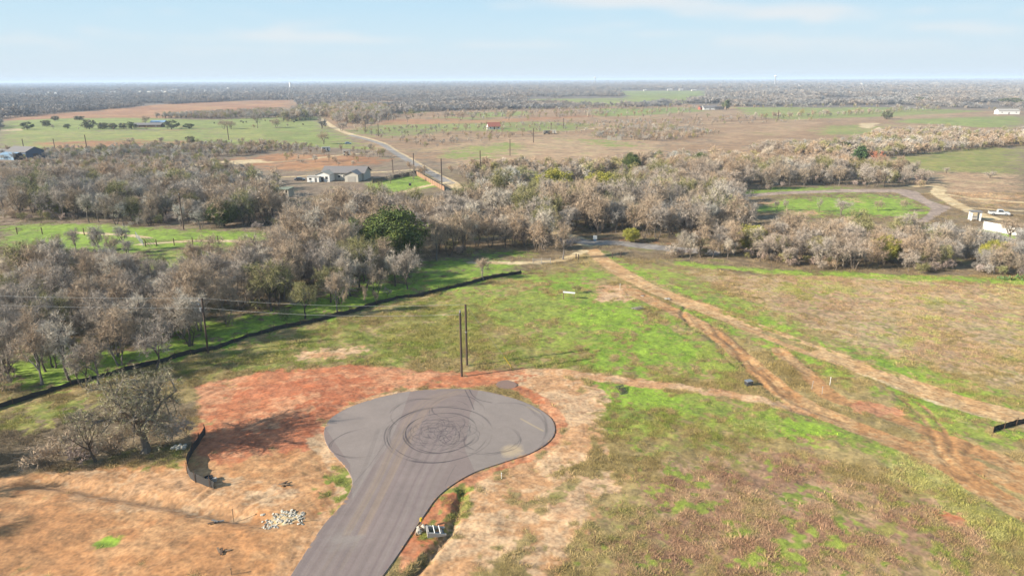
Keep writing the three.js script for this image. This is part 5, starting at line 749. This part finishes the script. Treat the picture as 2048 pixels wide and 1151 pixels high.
{ // the pale stucco house
  const b = P(694, 357), t = thing('stucco_house', 'pale stone house with long grey metal roof beside the bright lawn', 'house', [b.x, 0, b.z], -.12);
  part('wall', gabled(19, 9, 3.3, 2.1), M.plaster, t); part('roof', gable(19, 9, 2.1, .6, .2).translate(0, 3.33, 0), M.roofgrey, t);
  const wing = part('wing_wall', gabled(8, 6.4, 3.0, 1.2).rotateY(Math.PI / 2).translate(-7.2, 0, 6.6), M.white, t); part('roof', gable(8, 6.4, 1.2, .35).rotateY(Math.PI / 2).translate(-7.2, 3.04, 6.6), M.stone, wing);
  for (const x of [-9, -5.4]) { const f = part('window', bx(1.1, 1.3, .1, x, 1.7, 10.64), M.concrete, t); part('pane', bx(.8, 1.0, .06, x, 1.7, 10.68), M.glass, f); } part('door', bx(1.1, 2.2, .1, -7.2, 1.1, 10.64), M.roofdark, t);
  const w2 = part('wing_wall', gabled(7.5, 6, 3.1, 1.3).rotateY(Math.PI / 2).translate(5.6, 0, 6.2), M.plaster, t); part('roof', gable(7.5, 6, 1.3, .4).rotateY(Math.PI / 2).translate(5.6, 3.14, 6.2), M.roofgrey, w2); part('garage_door', bx(3.4, 2.4, .1, 5.6, 1.2, 9.98), M.concrete, t); for (const x of [-2, .6]) { const f = part('window', bx(1.5, 1.3, .1, x, 1.7, 4.54), M.white, t); part('pane', bx(1.2, 1, .06, x, 1.7, 4.58), M.glass, f); }
  const a = P(629, 363), u = thing('annex', 'low white annex left of the pale stone house', 'outbuilding', [a.x, 0, a.z], -.1); part('wall', bx(5.2, 2.4, 3.4, 0, 1.1, 0), M.white, u); part('roof', bx(5.6, .16, 3.8, 0, 2.4, 0, 0, 0, .04), M.concrete, u); part('door', bx(.9, 1.9, .08, 1.2, .95, 1.72), M.grey, u); const f = part('window', bx(1, .8, .08, -1.2, 1.4, 1.72), M.grey, u); part('pane', bx(.8, .6, .06, -1.2, 1.4, 1.75), M.glass, f);
  const s = P(567, 392), v = thing('stone_shed', 'small stone shed with dark open front and mossy flat roof', 'shed', [s.x, 0, s.z], -.2); part('side_wall', bx(.5, 3.2, 4, -3, 1.5, 0), M.stone, v); part('side_wall', bx(.5, 3.0, 4, 3, 1.4, 0), M.stone, v); part('back_wall', bx(6, 3, .4, 0, 1.4, -1.9), M.brown, v); part('roof', bx(7, .22, 4.8, 0, 3.1, 0, 0, 0, .06), M.greenroof, v); part('front_wall', bx(2, 2.6, .3, -1.9, 1.3, 1.8), M.stone, v); part('post', bx(.2, 2.9, .2, 1, 1.4, 1.9), M.brown, v);
}
{ // board fence along the lawn
  const a = P(833, 350), b = P(889, 382), n = 13, t = thing('board_fence', 'orange brown board fence along the road side of the bright lawn', 'fence', [a.x, 0, a.z]); const dx = b.x - a.x, dz = b.z - a.z, L = Math.hypot(dx, dz), ang = -Math.atan2(dz, dx);
  for (let i = 0; i < n; i++) { const f = (i + .5) / n; part('panel', bx(L / n - .2, 1.8, .08, dx * f, .93, dz * f, ang), M.orange, t); } for (let i = 0; i <= n; i++) part('post', bx(.16, 2, .16, dx * i / n, .95, dz * i / n, ang), M.brown, t);
  const c = P(745, 366), d = P(832, 349), u = thing('garden_fence', 'dark grey fence along the back of the bright lawn', 'fence', [c.x, 0, c.z]), ex = d.x - c.x, ez = d.z - c.z, LL = Math.hypot(ex, ez), an = -Math.atan2(ez, ex); for (let i = 0; i < 10; i++) part('panel', bx(LL / 10 - .2, 1.7, .08, ex * (i + .5) / 10, .9, ez * (i + .5) / 10, an), M.roofdark, u); for (let i = 0; i <= 10; i++) part('post', bx(.16, 1.9, .16, ex * i / 10, .95, ez * i / 10, an), M.brown, u);
  for (const [l, x, y, s] of [['bare fruit tree in the middle of the bright lawn', 781, 367, .65], ['small bare tree at the back of the bright lawn', 803, 358, .6], ['small leaning bare tree at the right of the bright lawn', 827, 362, .6]]) { const p = P(x, y); plantTree('bare_tree', MID[0], l, 'tree', [p.x, p.z], s, x); }
  const p = P(820, 371), bn = thing('garden_bin', 'small dark box standing on the bright lawn', 'box', [p.x, 0, p.z]); part('body', bx(1, .9, .9, 0, .5, 0), M.black, bn); part('lid', bx(1.1, .12, 1, 0, 1, 0), M.grey, bn);
}
{ // blue barn
  const b = P(52, 316), t = thing('metal_barn', 'blue metal barn with grey roof and pale blue lean-to', 'barn', [b.x, 0, b.z], -.35); part('wall', gabled(16, 11, 4.2, 2.4), M.blue, t); part('roof', gable(16, 11, 2.4, .4).translate(0, 4.22, 0), M.roofgrey, t); part('lean_to_roof', bx(12, .2, 5, -2, 3.5, 7.6, 0, 0, .22), M.bluelight, t); part('lean_to_wall', bx(11.6, 3, .2, -2, 1.5, 9.8), M.bluelight, t); part('door', bx(.1, 3, 3.2, 8.04, 1.5, 0), M.roofdark, t); for (const x of [-7, 3]) part('post', bx(.2, 3, .2, x, 1.5, 9.6), M.white, t);
  const c = P(6, 313), u = thing('barn_annex', 'long white shed at the left edge beside the blue barn', 'shed', [c.x, 0, c.z], -.2); part('wall', gabled(14, 7, 3, 1.2), M.white, u); part('roof', gable(14, 7, 1.2, .3).translate(0, 3.02, 0), M.roofgrey, u); part('door', bx(2.4, 2.4, .1, 3, 1.2, 3.54), M.grey, u);
}
house('red_barn', 'small weathered barn with rusty red roof and white gable', 'barn', 987, 258, .25, { w: 11, d: 7, wall: 2.6, h: 3.2, wm: M.white, rm: M.rust, win: 3 });
{ const b = P(1231, 280), t = thing('ruined_wall', 'broken white walls of a ruin in the grey brush', 'ruin', [b.x, 0, b.z]); for (const [x, w, h] of [[-4.5, 3, 3], [-1, 3, 2], [2.6, 3.4, 2.8]]) { part('wall', bx(w, h, .4, x, h / 2, 0), M.stone, t); part('wall', bx(.4, h * .8, 2.4, x + w / 2 - .2, h * .4, -1.4), M.plaster, t); } }
const RV = (label, px, py, m, turn, l = 6) => { const b = P(px, py), t = thing('trailer', label, 'trailer', [b.x, 0, b.z], turn, 'old trailers by the lanes'); part('body', bx(l, 2.2, 2.4, 0, 1.7, 0), m, t); part('roof', bx(l + .1, .15, 2.5, 0, 2.87, 0), M.concrete, t); part('window', bx(1.2, .7, .06, -l * .2, 2, 1.22), M.glass, t); part('door', bx(.8, 1.8, .06, l * .2, 1.6, 1.22), M.grey, t); for (const x of [-l * .3, l * .3]) part('wheel', new THREE.CylinderGeometry(.4, .4, 2.3, 12).rotateX(Math.PI / 2).translate(x, .4, 0), M.tyre, t); };
RV('dark trailer at the left of the junk by the far lane', 1094, 268, M.grey, .2); RV('pale trailer at the right of the junk by the far lane', 1106, 267, M.plaster, -.1, 5); RV('white trailer among grey stones near the country road', 652, 303, M.white, .3, 5); RV('small pale trailer at the end of the dirt lane', 693, 310, M.plaster, .1, 4);
house('farmhouse', 'white farmhouse with grey roof at the far right farm', 'house', 1418, 219, .1, { w: 20, d: 9, wall: 3.2, h: 2.4, wm: M.white }); house('farm_shed', 'red shed left of the white farmhouse at the far right farm', 'shed', 1404, 219, .3, { w: 9, d: 7, wall: 3, h: 2, wm: M.rust, rm: M.roofdark, win: 1 }); house('farm_shed', 'grey shed right of the white farmhouse at the far right farm', 'shed', 1438, 219, 0, { w: 12, d: 7, wall: 3, h: 1.5, wm: M.grey, rm: M.roofdark, win: 1 });
house('farm_shed', 'white metal shed at the right edge before the horizon wood', 'shed', 2014, 228, -.1, { w: 24, d: 9, wall: 4, h: 2, wm: M.white, rm: M.concrete }); house('farm_shed', 'low grey ranch shed in the far green field', 'shed', 298, 254, .05, { w: 26, d: 9, wall: 2.4, h: 1.6, wm: M.brown, rm: M.roofgrey }); house('farm_shed', 'blue roofed ranch shed beside the low grey one', 'shed', 318, 249, .05, { w: 14, d: 8, wall: 2.6, h: 1.6, wm: M.grey, rm: M.bluelight }); house('farm_shed', 'dark barn at the wood edge far right of centre', 'barn', 1498, 202, 0, { w: 26, d: 12, wall: 4, h: 3, wm: M.roofdark, rm: M.roofdark });
for (const [l, x, y, w, h] of [['white peaked building on the far right wood edge', 1675, 188, 26, 9], ['white house on the far pale green hilltop field, left', 1340, 181, 26, 5], ['white house on the far pale green hilltop field, middle', 1362, 181, 20, 5], ['white house on the far pale green hilltop field, right', 1388, 182, 24, 4], ['long white building beyond the far pale green field', 1545, 181, 40, 4], ['white building in the woods right of the long one', 1570, 181, 30, 4], ['pale building alone in woods beyond the hilltop field', 1512, 180, 22, 4], ['small white shed at the left end of the hilltop field', 1290, 182, 14, 4]]) house('far_house', l, 'house', x, y, .1, { w: w * .75, d: 10, wall: 3.4, h: h * .8, wm: M.plaster, rm: M.concrete, win: 3 });
{ // the town on the horizon
  const b = P(70, 186), kinds = [[14, 9, 3, 3, M.white], [11, 9, 3, 3, M.concrete], [18, 9, 3, 3, M.rock]].map(([w, d, wall, h, rm], i) => { const t = thing('town_house', 'x', 'house', [b.x, 0, b.z - i * 20], 0, 'pale houses of the distant town'); part('wall', gabled(w, d, wall, h), M.plaster, t); part('roof', gable(w, d, h, .5).translate(0, wall, 0), rm, t); return t; });
  kinds.forEach((t, i) => { t.userData.label = ['white town house at the left end of the distant town', 'grey roofed town house at the left end of the distant town', 'long pale town house at the left end of the distant town'][i]; t.scale.setScalar(1); });
  const rt = rngOf(66); for (let i = 0; i < 64; i++) { const f = Math.pow(rt(), .75), x = 60 + f * 440, y = 189 - f * 5 + (rt() - .5) * 4 + (rt() < .2 ? -5 : 0), p = P(x, y); copyOf(kinds[i % 3], 'pale low house in the ' + (x < 150 ? 'left' : x < 250 ? 'left middle' : x < 350 ? 'right middle' : 'right') + ' part of the distant town below the horizon', [p.x, 0, p.z], rt() * 3, .6 + rt() * .7); }
  for (let i = 0; i < 26; i++) { const x = 1560 + rt() * 480, y = 165 + rt() * 12 - (x - 1560) * .004, p = P(x, y); copyOf(kinds[i % 3], 'pale roof in the woods on the right horizon', [p.x, 0, p.z], rt() * 3, 1.2 + rt() * 1.6, 'pale roofs on the right horizon'); }
}
{ // water towers
  const b = P(581, 179), t = thing('water_tower', 'white cylindrical water tower on the left horizon', 'water tower', [b.x, 0, b.z]), H = hAt(581, 179, 164.5); part('tank', cy(5, 5, H, 0, H / 2, 0, 20), M.white, t); part('cap', new THREE.ConeGeometry(4.3, 1.6, 20).translate(0, H + .8, 0), M.concrete, t); part('base', cy(5, 5.4, 1.4, 0, .6, 0, 20), M.concrete, t);
  for (const [l, x, ty] of [['white bulb water tower on the horizon at centre right', 1190, 153], ['white bulb water tower standing highest on the right horizon', 1550, 150]]) { const d = P(x, 171), h = hAt(x, 171, ty), u = thing('water_tower', l, 'water tower', [d.x, 0, d.z]); part('column', cy(2.6, 4, h * .8, 0, h * .4, 0, 14), M.concrete, u); part('tank', new THREE.SphereGeometry(9, 18, 12).scale(1, .62, 1).translate(0, h - 6, 0), M.white, u); part('rail', cy(8.6, 8.6, .8, 0, h - 7, 0, 18), M.concrete, u); }
}
// ------------------------------------------------------------------ vehicles, wall and kiosk at right
function car(name, label, cat, px, py, turn, paint, pickup) {
  const b = P(px, py), t = thing(name, label, cat, [b.x, gh(b.x, b.z), b.z], turn), L = pickup ? 5.6 : 4.5, ex = (pts, w) => new THREE.ExtrudeGeometry(new THREE.Shape(pts.map((p) => new THREE.Vector2(...p))), { depth: w, bevelEnabled: true, bevelSize: .05, bevelThickness: .05, bevelSegments: 2 }).translate(0, 0, -w / 2);
  const l = L / 2; part('body', ex(pickup ? [[-l, .45], [l, .45], [l, .85], [l - .15, 1.02], [l - 1.5, 1.1], [-l, 1.1]] : [[-l, .35], [l, .35], [l, .7], [l - .2, .82], [l - 1.2, .92], [-l, .95]], 1.8), paint, t);
  part('cabin', ex(pickup ? [[-.55, 1.1], [1.5, 1.1], [.85, 1.78], [-.4, 1.8]] : [[-1.9, .95], [1.1, .92], [.4, 1.45], [-1.3, 1.48]], 1.5), paint, t);
  for (const s of [-1, 1]) part('side_window', ex(pickup ? [[-.42, 1.2], [1.1, 1.2], [.7, 1.66], [-.34, 1.68]] : [[-1.6, 1], [.8, .98], [.3, 1.38], [-1.2, 1.4]], .02).translate(0, 0, s * .8), M.glass, t);
  part('windscreen', bx(.06, pickup ? .78 : .7, 1.4, pickup ? 1.24 : .82, pickup ? 1.46 : 1.2, 0, 0, pickup ? .76 : .9), M.glass, t);
  if (pickup) { part('truck_bed', bx(1.9, .06, 1.5, -1.75, 1.12, 0), M.black, t); part('grille', bx(.06, .3, 1.3, l + .05, .78, 0), M.black, t); }
  for (const x of [-l * .6, l * .62]) for (const s of [-1, 1]) { const w = part('wheel', new THREE.CylinderGeometry(.38, .38, .26, 16).rotateX(Math.PI / 2).translate(x, .38, s * .86), M.tyre, t); part('rim', new THREE.CylinderGeometry(.22, .22, .28, 12).rotateX(Math.PI / 2).translate(x, .38, s * .87), M.metal, w); }
  for (const s of [-1, 1]) { part('headlight', bx(.05, .16, .34, l + .03, .8, s * .68), M.metal, t); part('tail_light', bx(.05, .2, .2, -l - .03, .85, s * .75), M.redsign, t); }
}
car('pickup_truck', 'white pickup truck parked on the grass by the pale lane at right', 'pickup', 1998, 430, -.35, M.carwhite, true);
car('parked_car', 'dark car parked left of the pale stone house', 'car', 600, 361, .1, M.cardark); car('parked_car', 'pale blue car standing in the green field by the country road', 'car', 696, 288, .2, M.bluelight);
{
  const a = P(1966, 458), b = P(2110, 485), n = 14, t = thing('white_wall', 'white panel wall at the right edge behind the tree belt', 'wall', [a.x, 0, a.z]), dx = b.x - a.x, dz = b.z - a.z, L = Math.hypot(dx, dz), an = -Math.atan2(dz, dx); for (let i = 0; i < n; i++) part('panel', bx(L / n - .14, 2.3, .1, dx * (i + .5) / n, 1.15, dz * (i + .5) / n, an), M.white, t); for (let i = 0; i <= n; i++) part('post', bx(.16, 2.45, .18, dx * i / n, 1.2, dz * i / n, an), M.concrete, t);
  const k = P(1949, 440), u = thing('entrance_kiosk', 'small entrance kiosk with white posts and dark roof by the pale track', 'kiosk', [k.x, 0, k.z], -.3); for (const [x, z] of [[-1.2, -1], [1.2, -1], [-1.2, 1], [1.2, 1]]) part('post', bx(.4, 2.6, .4, x, 1.3, z), M.white, u); part('roof', bx(3.2, .3, 2.8, 0, 2.75, 0), M.roofgrey, u); part('wall', bx(2.2, 1.2, .12, .1, .6, -1), M.concrete, u); part('counter', bx(1.8, .1, .6, 0, 1.1, .8), M.roofdark, u);
}
{ // cattle in the far yard
  const R = rngOf(90), body = () => { const g = [new THREE.CapsuleGeometry(.42, 1.3, 4, 10).rotateZ(Math.PI / 2).scale(1, 1.1, 1).translate(0, 1.05, 0), new THREE.CapsuleGeometry(.2, .5, 3, 8).rotateZ(-.9).translate(1.15, 1.25, 0), new THREE.CapsuleGeometry(.17, .4, 3, 8).rotateZ(-1.9).translate(1.5, 1.3, 0)]; for (const [x, z] of [[-.7, .22], [-.7, -.22], [.65, .22], [.65, -.22]]) g.push(cy(.13, .08, 1, x, .5, z, 7)); g.push(bar([-1.05, 1.3, 0], [-1.2, .6, 0], .04, 5)); return g; };
  const cow0 = new THREE.Mesh(mergeGeometries(body().map((g) => g.toNonIndexed())), mat(colr(58, 46, 42))); cow0.castShadow = true;
  [[482, 244], [486, 246], [492, 245], [530, 242], [540, 243], [585, 240], [592, 242], [600, 240], [604, 239], [588, 245], [606, 250], [440, 246], [428, 247]].forEach(([x, y], i) => { const p = P(x, y), c = cow0.clone(); c.name = numbered('cow'); tag(c, i < 5 ? 'dark cow among the left group beyond the far green field' : i < 11 ? 'dark cow at the reddish yard beyond the far green field' : 'dark cow left of the spreading bare oaks', 'cow', 'cattle beyond the far green field'); c.position.set(p.x, 0, p.z); c.rotation.y = R() * 6; scene.add(c); });
}
renderer.render(scene, camera);
